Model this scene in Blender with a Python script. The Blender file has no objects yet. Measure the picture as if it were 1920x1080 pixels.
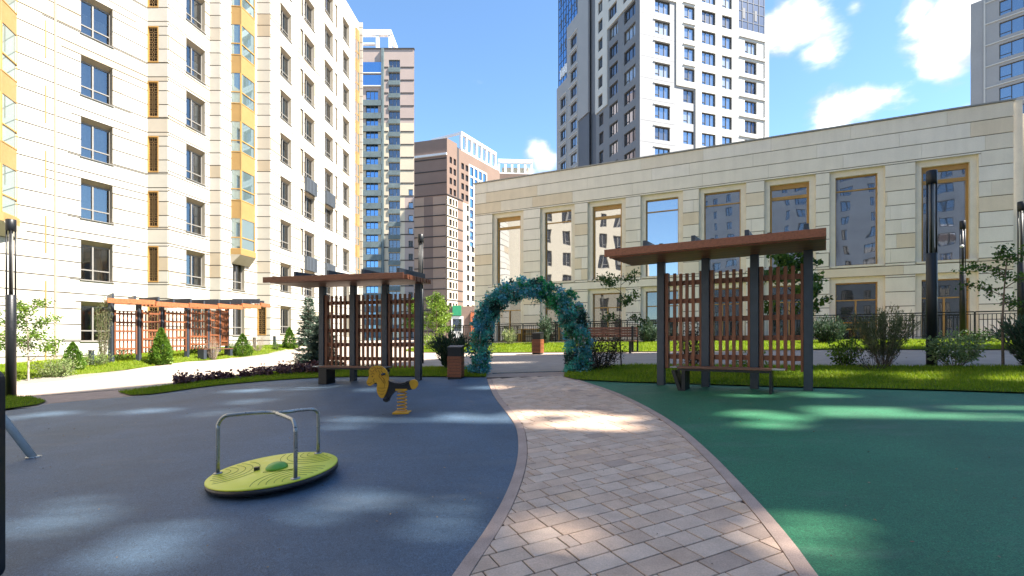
import bpy, bmesh, math, random
import numpy as np
from mathutils import Vector, Matrix, noise as mnoise

rnd = random.Random(7)
rng = np.random.default_rng(7)
scene = bpy.context.scene
COL = scene.collection
EYE = 1.64

# ------------------------------------------------------------------ camera, sky, sun, exposure
cam_data = bpy.data.cameras.new('camera')
cam_data.sensor_width = 36.0
cam_data.lens = 36.0 * 950 / 1920
cam_data.shift_y = 100 / 1920
cam_data.clip_start = 0.05
cam_data.clip_end = 3000
cam = bpy.data.objects.new('camera', cam_data)
cam.location = (0, 0, EYE)
cam.rotation_euler = (math.radians(90), 0, 0)
COL.objects.link(cam)
scene.camera = cam

SUN_AZ = Vector((0.955, -0.295)).normalized()      # towards the sun, on the ground
SUN_EL = math.radians(50)
SUN = Vector((SUN_AZ.x * math.cos(SUN_EL), SUN_AZ.y * math.cos(SUN_EL), math.sin(SUN_EL)))

world = bpy.data.worlds.new('World')
scene.world = world
world.use_nodes = True
SKY_STRENGTH = 0.15
EXPOSURE = 2.08
CLOUD_GAP = 0.46
CLOUD_SHIFT = (9.9, .5, 3.3)

def build_world():
    nt = world.node_tree
    N, L = nt.nodes, nt.links
    N.clear()
    out = N.new('ShaderNodeOutputWorld')
    bg = N.new('ShaderNodeBackground')
    bg.inputs['Strength'].default_value = SKY_STRENGTH
    L.new(bg.outputs[0], out.inputs[0])
    sky = N.new('ShaderNodeTexSky')
    sky.sky_type = 'NISHITA'
    sky.sun_disc = False
    sky.sun_elevation = SUN_EL
    sky.sun_rotation = math.atan2(SUN_AZ.x, SUN_AZ.y)
    sky.altitude = 1200
    sky.air_density = 1.0
    sky.dust_density = 0.3
    sky.ozone_density = 1.2
    tc = N.new('ShaderNodeTexCoord')
    sep = N.new('ShaderNodeSeparateXYZ')
    L.new(tc.outputs['Generated'], sep.inputs[0])
    def M(op, a, b=None, c=None, clamp=False):
        n = N.new('ShaderNodeMath'); n.operation = op; n.use_clamp = clamp
        for i, v in enumerate((a, b, c)):
            if v is None: continue
            if isinstance(v, (int, float)): n.inputs[i].default_value = v
            else: L.new(v, n.inputs[i])
        return n.outputs[0]
    x, y, z = sep.outputs
    az = M('ARCTAN2', x, y)
    hor = M('SQRT', M('ADD', M('MULTIPLY', x, x), M('MULTIPLY', y, y)))
    el = M('ARCTAN2', z, hor)
    # drifting cumulus: fractal noise over the whole sky, plus the cloud groups that stand in the north-east
    mp = N.new('ShaderNodeMapping'); mp.inputs['Scale'].default_value = (1, 1, 1.7); mp.inputs['Location'].default_value = CLOUD_SHIFT
    L.new(tc.outputs['Generated'], mp.inputs[0])
    n1 = N.new('ShaderNodeTexNoise'); n1.inputs['Scale'].default_value = 9; n1.inputs['Detail'].default_value = 9
    n1.inputs['Roughness'].default_value = 0.56; n1.inputs['Distortion'].default_value = 0.25
    L.new(mp.outputs[0], n1.inputs['Vector'])
    n0 = N.new('ShaderNodeTexNoise'); n0.inputs['Scale'].default_value = 1.7; n0.inputs['Detail'].default_value = 2
    L.new(mp.outputs[0], n0.inputs['Vector'])
    fb = n1.outputs['Fac']
    dens = M('SUBTRACT', M('ADD', M('MULTIPLY', M('SUBTRACT', n0.outputs['Fac'], 0.5), 2.2), M('MULTIPLY', M('SUBTRACT', fb, 0.5), 2.0)), CLOUD_GAP)
    for (ca, ce, ra, re_, wt) in CLOUDS:
        da = M('DIVIDE', M('SUBTRACT', az, ca), ra)
        de = M('DIVIDE', M('SUBTRACT', el, ce), re_)
        r = M('SQRT', M('ADD', M('MULTIPLY', da, da), M('MULTIPLY', de, de)))
        b = M('ADD', M('SUBTRACT', wt, M('MULTIPLY', r, wt)), M('MULTIPLY', M('SUBTRACT', fb, 0.5), 3.0))
        dens = M('MAXIMUM', dens, b)
    mr = N.new('ShaderNodeMapRange'); mr.interpolation_type = 'SMOOTHSTEP'
    mr.inputs['From Min'].default_value = -0.14; mr.inputs['From Max'].default_value = 0.72
    L.new(dens, mr.inputs['Value'])
    fade = N.new('ShaderNodeMapRange'); fade.inputs['From Min'].default_value = 0.0; fade.inputs['From Max'].default_value = 0.06
    L.new(el, fade.inputs['Value'])
    fac = M('MULTIPLY', mr.outputs[0], fade.outputs[0])
    n2 = N.new('ShaderNodeTexNoise'); n2.inputs['Scale'].default_value = 14; n2.inputs['Detail'].default_value = 4
    L.new(mp.outputs[0], n2.inputs['Vector'])
    ramp = N.new('ShaderNodeMixRGB')
    ramp.inputs[1].default_value = (1.30, 1.40, 1.56, 1)
    ramp.inputs[2].default_value = (3.9, 3.85, 3.75, 1)
    L.new(M('SUBTRACT', M('MULTIPLY_ADD', dens, .9, M('MULTIPLY', n2.outputs['Fac'], 2.2)), 1.05, clamp=True), ramp.inputs[0])
    tint = N.new('ShaderNodeMixRGB'); tint.blend_type = 'MULTIPLY'; tint.inputs[0].default_value = 1
    tint.inputs[2].default_value = (0.44, 0.525, 0.56, 1)
    L.new(sky.outputs[0], tint.inputs[1])
    mix = N.new('ShaderNodeMixRGB')
    L.new(fac, mix.inputs[0]); L.new(tint.outputs[0], mix.inputs[1]); L.new(ramp.outputs[0], mix.inputs[2])
    L.new(mix.outputs[0], bg.inputs['Color'])

def sky_dir(u, v):
    return math.atan2(u, 1), math.atan2(v, math.hypot(u, 1))
CLOUDS = []
for (u, v, a, b, w) in [(0.545, 0.625, 0.085, 0.055, 1.0), (0.60, 0.57, 0.045, 0.03, .6), (0.865, 0.585, 0.055, 0.055, 1.0), (0.90, 0.64, 0.05, .05, .9), (0.82, 0.57, 0.035, .03, .7),
                        (0.70, 0.475, 0.075, 0.035, .9), (0.645, 0.445, 0.035, 0.03, .7), (0.06, 0.36, 0.035, 0.035, .9), (0.03, .335, .03, .02, .7),
                        (0.80, 0.665, 0.025, 0.02, .7), (0.68, .665, .02, .015, .6), (0.90, .455, .04, .012, .5)]:
    a0, e0 = sky_dir(u, v)
    CLOUDS.append((a0, e0, a, b, w))
build_world()

sun_data = bpy.data.lights.new('sun', 'SUN')
sun_data.energy = 4.8
sun_data.angle = math.radians(0.5)
sun_data.color = (1.0, 0.93, 0.82)
sun = bpy.data.objects.new('sun', sun_data)
sun.rotation_euler = SUN.to_track_quat('Z', 'Y').to_euler()
sun.location = (60, -20, 90)
COL.objects.link(sun)

scene.view_settings.view_transform = 'Standard'
scene.view_settings.look = 'None'
scene.view_settings.gamma = 1
scene.view_settings.use_curve_mapping = False
scene.view_settings.exposure = EXPOSURE
try:
    scene.cycles.use_denoising = True
    scene.cycles.max_bounces = 8
    scene.cycles.transparent_max_bounces = 12
    scene.cycles.caustics_reflective = False
    scene.cycles.caustics_refractive = False
    scene.cycles.sample_clamp_indirect = 6
except Exception:
    pass

# ------------------------------------------------------------------ terrain
SA, SB = 0.043, 0.053
def sstep(a, b, v):
    t = min(1, max(0, (v - a) / (b - a)))
    return t * t * (3 - 2 * t)
def Z(x, y):
    s = SA * x + SB * y
    if s > 1.45: s = 1.45 + 0.35 * (1 - math.exp(-(s - 1.45) / 0.35))
    if s < -0.5: s = -0.5 - 0.6 * (1 - math.exp((s + 0.5) / 0.6))
    # bank of the lawn in front of the left building
    dx, dy = 3.6, 13.5
    l = math.hypot(dx, dy)
    dist = -((x + 16.9) * dy - (y - 16.5) * dx) / l
    s += 0.26 * sstep(0.0, 1.6, dist) * (1 - sstep(32, 40, y))
    return s

# ------------------------------------------------------------------ materials
MATS = {}
def new_mat(name):
    m = bpy.data.materials.new(name); m.use_nodes = True
    nt = m.node_tree
    b = nt.nodes.get('Principled BSDF')
    MATS[name] = m
    return m, nt, b
def N_(nt, t): return nt.nodes.new(t)
def coords(nt, kind='Object', scale=(1, 1, 1)):
    tc = N_(nt, 'ShaderNodeTexCoord'); mp = N_(nt, 'ShaderNodeMapping')
    mp.inputs['Scale'].default_value = scale
    if kind == 'World':
        g = N_(nt, 'ShaderNodeNewGeometry'); nt.links.new(g.outputs['Position'], mp.inputs[0])
    else:
        nt.links.new(tc.outputs[kind], mp.inputs[0])
    return mp.outputs[0]
def noise_(nt, vec, scale, detail=4, rough=0.55):
    n = N_(nt, 'ShaderNodeTexNoise'); n.inputs['Scale'].default_value = scale
    n.inputs['Detail'].default_value = detail; n.inputs['Roughness'].default_value = rough
    nt.links.new(vec, n.inputs['Vector'])
    return n.outputs['Fac']
def ramp_(nt, fac, stops, interp='LINEAR'):
    r = N_(nt, 'ShaderNodeValToRGB'); r.color_ramp.interpolation = interp
    els = r.color_ramp.elements
    while len(els) < len(stops): els.new(0.5)
    for e, (p, c) in zip(els, stops):
        e.position = p; e.color = (*c, 1)
    nt.links.new(fac, r.inputs[0])
    return r.outputs[0]
def mixc(nt, a, b, fac, mode='MIX'):
    m = N_(nt, 'ShaderNodeMixRGB'); m.blend_type = mode
    for i, v in ((0, fac), (1, a), (2, b)):
        if isinstance(v, (int, float)): m.inputs[i].default_value = v
        elif isinstance(v, tuple): m.inputs[i].default_value = (*v, 1) if len(v) == 3 else v
        else: nt.links.new(v, m.inputs[i])
    return m.outputs[0]
def bump_(nt, b, h, strength=0.3, dist=0.02):
    n = N_(nt, 'ShaderNodeBump'); n.inputs['Strength'].default_value = strength; n.inputs['Distance'].default_value = dist
    nt.links.new(h, n.inputs['Height']); nt.links.new(n.outputs[0], b.inputs['Normal'])
def mul(c, k): return tuple(v * k for v in c)

def speckled(name, c, var=0.25, scale=6, fine=120, fvar=0.25, rough=0.8, bump=0.2, bdist=0.005, spec=0.3, big=0.0, space='World'):
    m, nt, b = new_mat(name)
    v = coords(nt, space)
    base = ramp_(nt, noise_(nt, v, scale, 5), [(0.3, mul(c, 1 - var)), (0.7, mul(c, 1 + var))])
    f = noise_(nt, v, fine, 2)
    base = mixc(nt, base, ramp_(nt, f, [(0.35, (1 - fvar,) * 3), (0.65, (1 + fvar,) * 3)]), 1.0, 'MULTIPLY')
    if big:
        base = mixc(nt, base, ramp_(nt, noise_(nt, v, 0.5, 5, 0.6), [(0.3, (1 - big,) * 3), (0.7, (1 + big,) * 3)]), 1.0, 'MULTIPLY')
    if name.startswith('rubber'):
        v2 = coords(nt, 'World', (.55, 1.6, 1))
        worn = ramp_(nt, noise_(nt, v2, 1.3, 8, .68), [(0.52, (0, 0, 0)), (0.74, (.55, .55, .55))])
        base = mixc(nt, base, tuple(.55 * q + .075 for q in c), worn)
        v3 = coords(nt, 'World', (.35, 3.2, 1))
        scuff = ramp_(nt, noise_(nt, v3, 2.2, 9, .75), [(0.60, (0, 0, 0)), (0.68, (.4, .4, .4))])
        base = mixc(nt, base, mul(c, .55), scuff)
    nt.links.new(base, b.inputs['Base Color'])
    b.inputs['Roughness'].default_value = rough
    b.inputs['Specular IOR Level'].default_value = spec
    if bump: bump_(nt, b, f, bump, bdist)
    return m

def tinted(name, stops, grain=0.08, gscale=3, rough=0.7, spec=0.3, fine=60, bump=0.08, interp='CONSTANT', streak=0.0):
    """colour picked per piece by the face attribute 'tint'"""
    m, nt, b = new_mat(name)
    at = N_(nt, 'ShaderNodeAttribute'); at.attribute_name = 'tint'
    base = ramp_(nt, at.outputs['Fac'], stops, interp)
    v = coords(nt, 'World')
    base = mixc(nt, base, ramp_(nt, noise_(nt, v, gscale, 5), [(0.25, (1 - grain,) * 3), (0.75, (1 + grain,) * 3)]), 1.0, 'MULTIPLY')
    f = noise_(nt, v, fine, 3)
    base = mixc(nt, base, ramp_(nt, f, [(0.3, (1 - grain * .8,) * 3), (0.7, (1 + grain * .8,) * 3)]), 1.0, 'MULTIPLY')
    if streak:
        v2 = coords(nt, 'World', (1.2, 1.2, .12))
        base = mixc(nt, base, ramp_(nt, noise_(nt, v2, 2.5, 5, .6), [(0.3, (1 - streak,) * 3), (0.6, (1, 1, 1))]), 1.0, 'MULTIPLY')
    nt.links.new(base, b.inputs['Base Color'])
    b.inputs['Roughness'].default_value = rough
    b.inputs['Specular IOR Level'].default_value = spec
    bump_(nt, b, f, bump, 0.01)
    return m

def plain(name, c, rough=0.5, metal=0.0, spec=0.5, var=0.08, scale=8):
    m, nt, b = new_mat(name)
    v = coords(nt, 'World')
    base = ramp_(nt, noise_(nt, v, scale, 5), [(0.3, mul(c, 1 - var)), (0.7, mul(c, 1 + var))])
    nt.links.new(base, b.inputs['Base Color'])
    b.inputs['Roughness'].default_value = rough; b.inputs['Metallic'].default_value = metal
    b.inputs['Specular IOR Level'].default_value = spec
    rr = ramp_(nt, noise_(nt, v, scale * 3, 4), [(0.3, (max(0, rough - .08),) * 3), (0.7, (min(1, rough + .1),) * 3)])
    nt.links.new(rr, b.inputs['Roughness'])
    return m

def wood(name, c, axis=(1, 1, 1), rough=0.45, dark=0.55):
    m, nt, b = new_mat(name)
    v = coords(nt, 'Object', axis)
    oi = N_(nt, 'ShaderNodeObjectInfo')
    g = noise_(nt, v, 7, 8, 0.65)
    base = ramp_(nt, g, [(0.25, mul(c, dark)), (0.5, c), (0.75, mul(c, 1.35))])
    base = mixc(nt, base, ramp_(nt, oi.outputs['Random'], [(0, (.8, .8, .8)), (1, (1.18, 1.15, 1.12))]), 1.0, 'MULTIPLY')
    nt.links.new(base, b.inputs['Base Color'])
    b.inputs['Roughness'].default_value = rough; b.inputs['Specular IOR Level'].default_value = 0.4
    bump_(nt, b, g, 0.25, 0.004)
    return m

def leafmat(name, stops, trans=0.3, rough=0.55):
    m, nt, b = new_mat(name)
    at = N_(nt, 'ShaderNodeAttribute'); at.attribute_name = 'tint'
    base = ramp_(nt, at.outputs['Fac'], stops)
    nt.links.new(base, b.inputs['Base Color'])
    b.inputs['Roughness'].default_value = rough; b.inputs['Specular IOR Level'].default_value = 0.35
    tr = N_(nt, 'ShaderNodeBsdfTranslucent'); nt.links.new(base, tr.inputs[0])
    mx = N_(nt, 'ShaderNodeMixShader'); mx.inputs[0].default_value = trans
    out = nt.nodes.get('Material Output')
    nt.links.new(b.outputs[0], mx.inputs[1]); nt.links.new(tr.outputs[0], mx.inputs[2]); nt.links.new(mx.outputs[0], out.inputs[0])
    return m

def glass_see(name, tint=(.78, .84, .86), wavy=0.0):
    """clear window glass: reflects by angle, lets the room behind show"""
    m, nt, b = new_mat(name)
    nt.nodes.remove(b)
    out = nt.nodes.get('Material Output')
    tr = N_(nt, 'ShaderNodeBsdfTransparent'); tr.inputs[0].default_value = (*tint, 1)
    gl = N_(nt, 'ShaderNodeBsdfGlossy'); gl.inputs['Roughness'].default_value = 0.02; gl.inputs[0].default_value = (.95, .97, 1, 1)
    fr = N_(nt, 'ShaderNodeFresnel'); fr.inputs[0].default_value = 2.6
    mx = N_(nt, 'ShaderNodeMixShader')
    nt.links.new(fr.outputs[0], mx.inputs[0]); nt.links.new(tr.outputs[0], mx.inputs[1]); nt.links.new(gl.outputs[0], mx.inputs[2])
    nt.links.new(mx.outputs[0], out.inputs[0])
    return m
def glass_mirror(name, refl=0.6, tint=(.8, .88, 1.0), dark=(.02, .025, .03), wavy=0.15, wscale=1.1, wdist=0.05):
    """coated facade glass: strong, slightly rippled reflection over a dark room"""
    m, nt, b = new_mat(name)
    b.inputs['Base Color'].default_value = (*dark, 1); b.inputs['Roughness'].default_value = 0.3
    out = nt.nodes.get('Material Output')
    gl = N_(nt, 'ShaderNodeBsdfGlossy'); gl.inputs['Roughness'].default_value = 0.015; gl.inputs[0].default_value = (*tint, 1)
    lw = N_(nt, 'ShaderNodeLayerWeight'); lw.inputs[0].default_value = 0.25
    mr = N_(nt, 'ShaderNodeMapRange'); mr.inputs['To Min'].default_value = refl; mr.inputs['To Max'].default_value = min(1, refl + .35)
    nt.links.new(lw.outputs['Fresnel'], mr.inputs['Value'])
    mx = N_(nt, 'ShaderNodeMixShader')
    nt.links.new(mr.outputs[0], mx.inputs[0]); nt.links.new(b.outputs[0], mx.inputs[1]); nt.links.new(gl.outputs[0], mx.inputs[2])
    nt.links.new(mx.outputs[0], out.inputs[0])
    if wavy:
        v = coords(nt, 'World', (1, 1, .45))
        bp = N_(nt, 'ShaderNodeBump'); bp.inputs['Strength'].default_value = wavy; bp.inputs['Distance'].default_value = wdist
        nt.links.new(noise_(nt, v, wscale, 1), bp.inputs['Height'])
        nt.links.new(bp.outputs[0], gl.inputs['Normal'])
    return m

speckled('rubber_blue', (0.047, 0.082, 0.128), .18, 30, 120, .5, .62, .5, .006, .45, .30)
speckled('rubber_green', (0.018, 0.118, 0.054), .18, 30, 120, .48, .64, .5, .006, .45, .28)
speckled('concrete', (0.34, 0.28, 0.235), .08, 2.5, 90, .10, .85, .15, .004, .25, .08)
speckled('asphalt_far', (0.30, 0.28, 0.26), .12, 1.5, 60, .12, .9, .1, .004, .2, .1)
speckled('kerb', (0.40, 0.29, 0.235), .12, 5, 130, .15, .85, .2, .004, .25)
speckled('sand_joint', (0.075, 0.052, 0.042), .2, 8, 100, .25, .95, .3, .004, .1)
speckled('soil', (0.09, 0.12, 0.012), .25, 3, 60, .3, .95, .4, .02, .1)
speckled('soil_brown', (0.10, 0.075, 0.05), .25, 3, 60, .3, .95, .4, .02, .1)
speckled('ground_far', (0.22, 0.20, 0.17), .2, .2, 20, .1, .9, 0, .01, .1)
tinted('paver', [(0, (0.52, 0.375, 0.28)), (.18, (0.55, 0.405, 0.31)), (.38, (0.575, 0.43, 0.33)), (.58, (0.56, 0.395, 0.29)), (.76, (0.51, 0.36, 0.265)), (.92, (0.42, 0.305, 0.235)), (.96, (0.58, 0.40, 0.275))], .16, 5, .8, .3, 90, .2, 'CONSTANT')
tinted('stone_white', [(0, (.46, .435, .385)), (.55, (.48, .455, .41)), (.80, (.44, .395, .33)), (.93, (.40, .335, .25))], .04, 2, .75, .25, 40, .06, 'CONSTANT')
tinted('stone_beige', [(0, (.82, .76, .66)), (.46, (.84, .785, .70)), (.78, (.79, .715, .60)), (.90, (.76, .645, .49)), (.96, (.78, .67, .52))], .05, 1.5, .75, .25, 35, .06, 'CONSTANT', .07)
speckled('joint_white', (.075, .072, .068), .1, 4, 60, .1, .9, 0)
speckled('joint_beige', (.13, .10, .07), .1, 4, 60, .1, .9, 0)
speckled('surround', (.76, .69, .575), .06, 3, 50, .05, .75, .05)
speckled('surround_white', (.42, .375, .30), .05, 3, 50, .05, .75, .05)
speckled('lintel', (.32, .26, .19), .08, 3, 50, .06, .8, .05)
plain('gold', (.30, .185, .065), .42, .0, .5, .06, 2)
plain('gold_frame', (.42, .235, .065), .4, .0, .5, .1, 3)
plain('lattice', (.24, .145, .055), .5, .1, .5, .15, 9)
plain('dark_void', (.012, .011, .010), .9, 0, .1)
plain('frame_dark', (.045, .043, .042), .45, 0, .4)
plain('frame_grey', (.20, .19, .175), .45, 0, .4)
plain('room', (.10, .10, .10), .9, 0, .1)
plain('curtain', (.62, .62, .60), .9, 0, .1)
plain('steel_dark', (.040, .050, .066), .42, .2, .45, .12, 6)
plain('steel_black', (.012, .013, .015), .42, .2, .45)
plain('swing_paint', (.42, .43, .43), .4, 0, .5)
plain('galvanised', (.30, .31, .31), .32, .85, .5, .15, 12)
plain('lime', (.70, .67, .05), .38, 0, .5, .06, 4)
plain('lime_dome', (.12, .34, .04), .4, 0, .5)
plain('groove', (.16, .19, .025), .7, 0, .2)
plain('horse_yellow', (.62, .30, .012), .45, 0, .5, .07, 12)
plain('horse_line', (.22, .085, .008), .6, 0, .3)
plain('black_plastic', (.012, .011, .014), .4, 0, .5)
plain('coping', (.30, .29, .27), .45, .3, .5)
plain('balcony_panel', (.075, .09, .11), .35, 0, .5)
plain('white_paint', (.72, .72, .72), .5, 0, .4)
plain('bark', (.16, .12, .09), .9, 0, .1, .3, 25)
plain('bark_dark', (.06, .045, .035), .9, 0, .1, .3, 25)
plain('bark_pale', (.34, .29, .24), .9, 0, .1, .3, 25)
plain('wood_yellow', (.45, .25, .05), .6, 0, .3, .2, 10)
wood('wood_x', (.23, .080, .037), (.5, 6, 6))
wood('wood_z', (.22, .078, .036), (6, 6, .5))
wood('wood_sun', (.30, .11, .045), (3, 3, 1.5))
wood('wood_bin', (.22, .075, .035), (3, 3, 9))
wood('wood_lattice_shaded', (.20, .068, .028), (3, 3, 1.5))  # same pergola timber, darkened to paint in the shade under its roof
wood('wood_seat', (.17, .078, .050), (2, 2, 5))
speckled('tower_white', (.46, .45, .425), .04, .3, 6, .02, .7, 0, .01, .3)
speckled('tower_light', (.28, .28, .288), .04, .3, 6, .02, .7, 0, .01, .3)
speckled('tower_grey', (.15, .155, .17), .04, .3, 6, .02, .6, 0, .01, .3)
speckled('tower_dark', (.075, .085, .105), .06, .3, 6, .02, .5, 0, .01, .3)
speckled('tower_frame', (.44, .435, .42), .04, .3, 6, .02, .6, 0, .01, .3)
speckled('brown_clad', (.235, .165, .135), .06, .2, 4, .03, .8, 0, .01, .3)
speckled('brown_light', (.17, .115, .09), .06, .2, 4, .03, .8, 0, .01, .3)
speckled('brown_mid', (.40, .285, .215), .06, .2, 4, .03, .8, 0, .01, .3)
speckled('cream_clad', (.58, .495, .37), .05, .2, 4, .03, .8, 0, .01, .3)
speckled('taupe_clad', (.40, .315, .28), .05, .2, 4, .03, .8, 0, .01, .3)
speckled('slate_band', (.13, .165, .17), .12, .6, 3, .1, .6, 0, .01, .3)
speckled('dark_line', (.05, .045, .045), .1, .5, 4, .05, .8, 0)
speckled('back_grey', (.33, .34, .36), .1, .3, 6, .05, .8, 0)
speckled('orange_kiosk', (.42, .13, .06), .1, .5, 6, .05, .8, 0)
plain('sign_green', (.03, .26, .13), .5, 0, .4)
glass_see('glass_clear')
glass_mirror('glass_bay', .30, (.8, .95, 1.0), (.09, .13, .13), .05, .6, .04)
glass_mirror('glass_shop', .50, (.92, .95, 1.0), (.035, .035, .035), .14, .9, .05)
glass_mirror('glass_lower', .16, (.9, .95, 1.0), (.012, .013, .013), .10, 1.0, .04)
glass_mirror('glass_tower', .42, (.62, .72, .85), (.03, .04, .05), .10, .5, .05)
glass_mirror('glass_blue', .6, (.38, .62, .95), (.02, .06, .12), .06, .3, .05)
glass_mirror('glass_pale', .30, (.75, .8, .9), (.22, .23, .23), .08, .5, .05)
glass_mirror('glass_dark', .18, (.8, .85, 1.0), (.02, .022, .028), .08, .5, .05)
leafmat('grass', [(0, (.09, .16, .006)), (.5, (.20, .30, .010)), (.85, (.30, .36, .018)), (1, (.38, .34, .06))], .45)
leafmat('leaf_green', [(0, (.02, .05, .008)), (.5, (.055, .12, .018)), (1, (.13, .20, .03))], .35)
leafmat('leaf_bright', [(0, (.04, .085, .008)), (.5, (.11, .20, .018)), (1, (.22, .30, .04))], .4)
leafmat('leaf_thuja', [(0, (.022, .06, .006)), (.5, (.075, .165, .012)), (1, (.16, .26, .03))], .3)
leafmat('leaf_olive', [(0, (.05, .07, .025)), (.5, (.14, .165, .07)), (1, (.26, .27, .14))], .4)
leafmat('leaf_spruce', [(0, (.025, .05, .035)), (.5, (.07, .115, .08)), (1, (.15, .20, .15))], .25)
leafmat('leaf_juniper', [(0, (.018, .038, .022)), (.5, (.055, .10, .055)), (1, (.12, .17, .10))], .3)
leafmat('leaf_varieg', [(0, (.06, .10, .03)), (.5, (.20, .27, .09)), (1, (.46, .50, .25))], .35)
leafmat('leaf_purple', [(0, (.030, .013, .015)), (.5, (.11, .045, .05)), (1, (.24, .13, .12))], .2)
leafmat('leaf_dry', [(0, (.10, .07, .045)), (.5, (.24, .17, .11)), (1, (.36, .27, .17))], .25)
leafmat('leaf_redbrown', [(0, (.012, .012, .008)), (.5, (.040, .034, .018)), (1, (.085, .06, .035))], .2)
leafmat('leaf_arch', [(0, (.025, .05, .040)), (.12, (.05, .20, .15)), (.26, (.16, .66, .50)), (.40, (.09, .40, .40)), (.56, (.20, .56, .74)), (.68, (.035, .26, .08)), (.80, (.08, .50, .17)), (.88, (.24, .20, .15)), (1, (.66, .80, .74))], .45)

# ------------------------------------------------------------------ mesh helpers
ORIGIN = {}
class MB:
    def __init__(self):
        self.v, self.f, self.mi = [], [], []
    def add(self, verts, faces, mi=0):
        o = len(self.v)
        self.v += [tuple(p) for p in verts]
        self.f += [tuple(i + o for i in f) for f in faces]
        self.mi += [mi] * len(faces)
    def quad(self, a, b, c, d, mi=0):
        self.add([a, b, c, d], [(0, 1, 2, 3)], mi)
    def hexa(self, p, mi=0):
        """8 corners: bottom ring 0-3, top ring 4-7"""
        self.add(p, [(0, 3, 2, 1), (4, 5, 6, 7), (0, 1, 5, 4), (1, 2, 6, 5), (2, 3, 7, 6), (3, 0, 4, 7)], mi)
    def box(self, x0, x1, y0, y1, z0, z1, mi=0, M=None):
        p = [(x0, y0, z0), (x1, y0, z0), (x1, y1, z0), (x0, y1, z0), (x0, y0, z1), (x1, y0, z1), (x1, y1, z1), (x0, y1, z1)]
        if M is not None: p = [tuple(M @ Vector(q)) for q in p]
        self.hexa(p, mi)
    def tube(self, path, radii, n=8, mi=0, cap=True):
        path = [Vector(p) for p in path]
        if isinstance(radii, (int, float)): radii = [radii] * len(path)
        o = len(self.v)
        up = Vector((0, 0, 1))
        prev = None
        for i, p in enumerate(path):
            a = path[max(0, i - 1)]; b = path[min(len(path) - 1, i + 1)]
            d = (b - a)
            if d.length < 1e-9: d = Vector((0, 0, 1))
            d.normalize()
            if prev is None:
                ref = Vector((1, 0, 0)) if abs(d.z) > .9 else up
                x = d.cross(ref).normalized()
            else:
                x = (prev - d * prev.dot(d))
                if x.length < 1e-6: x = d.orthogonal()
                x.normalize()
            prev = x
            yv = d.cross(x)
            for k in range(n):
                t = 2 * math.pi * k / n
                self.v.append(tuple(p + (x * math.cos(t) + yv * math.sin(t)) * radii[i]))
        for i in range(len(path) - 1):
            for k in range(n):
                k2 = (k + 1) % n
                self.f.append((o + i * n + k, o + i * n + k2, o + (i + 1) * n + k2, o + (i + 1) * n + k)); self.mi.append(mi)
        if cap:
            self.f.append(tuple(o + k for k in reversed(range(n)))); self.mi.append(mi)
            e = o + (len(path) - 1) * n
            self.f.append(tuple(e + k for k in range(n))); self.mi.append(mi)
    def lathe(self, prof, c=(0, 0, 0), n=24, mi=0):
        o = len(self.v)
        for (r, z) in prof:
            for k in range(n):
                t = 2 * math.pi * k / n
                self.v.append((c[0] + r * math.cos(t), c[1] + r * math.sin(t), c[2] + z))
        for i in range(len(prof) - 1):
            for k in range(n):
                k2 = (k + 1) % n
                self.f.append((o + i * n + k, o + i * n + k2, o + (i + 1) * n + k2, o + (i + 1) * n + k)); self.mi.append(mi)
        self.f.append(tuple(o + k for k in reversed(range(n)))); self.mi.append(mi)
        e = o + (len(prof) - 1) * n
        self.f.append(tuple(e + k for k in range(n))); self.mi.append(mi)
    def prism(self, pts, thick, fn, mi=0):
        """outline pts (a,b) extruded +-thick/2; fn(a, b, depth) -> world"""
        n = len(pts)
        area = sum(pts[i][0] * pts[(i + 1) % n][1] - pts[(i + 1) % n][0] * pts[i][1] for i in range(n))
        if area < 0: pts = pts[::-1]
        v = [fn(a, b, -thick / 2) for a, b in pts] + [fn(a, b, thick / 2) for a, b in pts]
        f = [tuple(range(n)), tuple(reversed(range(n, 2 * n)))]
        f += [(i, i + n, (i + 1) % n + n, (i + 1) % n) for i in range(n)]
        self.add(v, f, mi)
    def build(self, name, mat, parent=None, smooth=False, origin=None, tint=None, fix=False, bevel=0):
        if parent is not None: org = ORIGIN[parent.name]
        else: org = Vector(origin) if origin is not None else Vector((0, 0, 0))
        me = bpy.data.meshes.new(name)
        me.from_pydata([(p[0] - org.x, p[1] - org.y, p[2] - org.z) for p in self.v], [], self.f)
        mats = mat if isinstance(mat, (list, tuple)) else [mat]
        for m in mats: me.materials.append(MATS[m])
        if len(mats) > 1: me.polygons.foreach_set('material_index', self.mi)
        if smooth: me.polygons.foreach_set('use_smooth', [True] * len(me.polygons))
        if tint is not None: set_tint(me, tint)
        if fix or bevel:
            bm = bmesh.new(); bm.from_mesh(me)
            bmesh.ops.recalc_face_normals(bm, faces=bm.faces)
            if bevel:
                bmesh.ops.bevel(bm, geom=bm.edges[:], offset=bevel, segments=1, affect='EDGES', profile=.5)
            bm.to_mesh(me); bm.free()
        return link(name, me, parent, org)
def link(name, me, parent=None, org=None, M=None):
    o = bpy.data.objects.new(name, me)
    COL.objects.link(o)
    if parent is not None:
        o.parent = parent
        if M is not None: o.matrix_local = M
        ORIGIN[o.name] = ORIGIN[parent.name]
    else:
        if org is not None: o.location = org
        ORIGIN[o.name] = Vector(org) if org is not None else Vector((0, 0, 0))
    return o
def set_tint(me, val):
    a = me.attributes.new('tint', 'FLOAT', 'FACE')
    n = len(me.polygons)
    a.data.foreach_set('value', np.full(n, val, dtype=np.float32) if isinstance(val, (int, float)) else np.asarray(val, dtype=np.float32))
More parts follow.
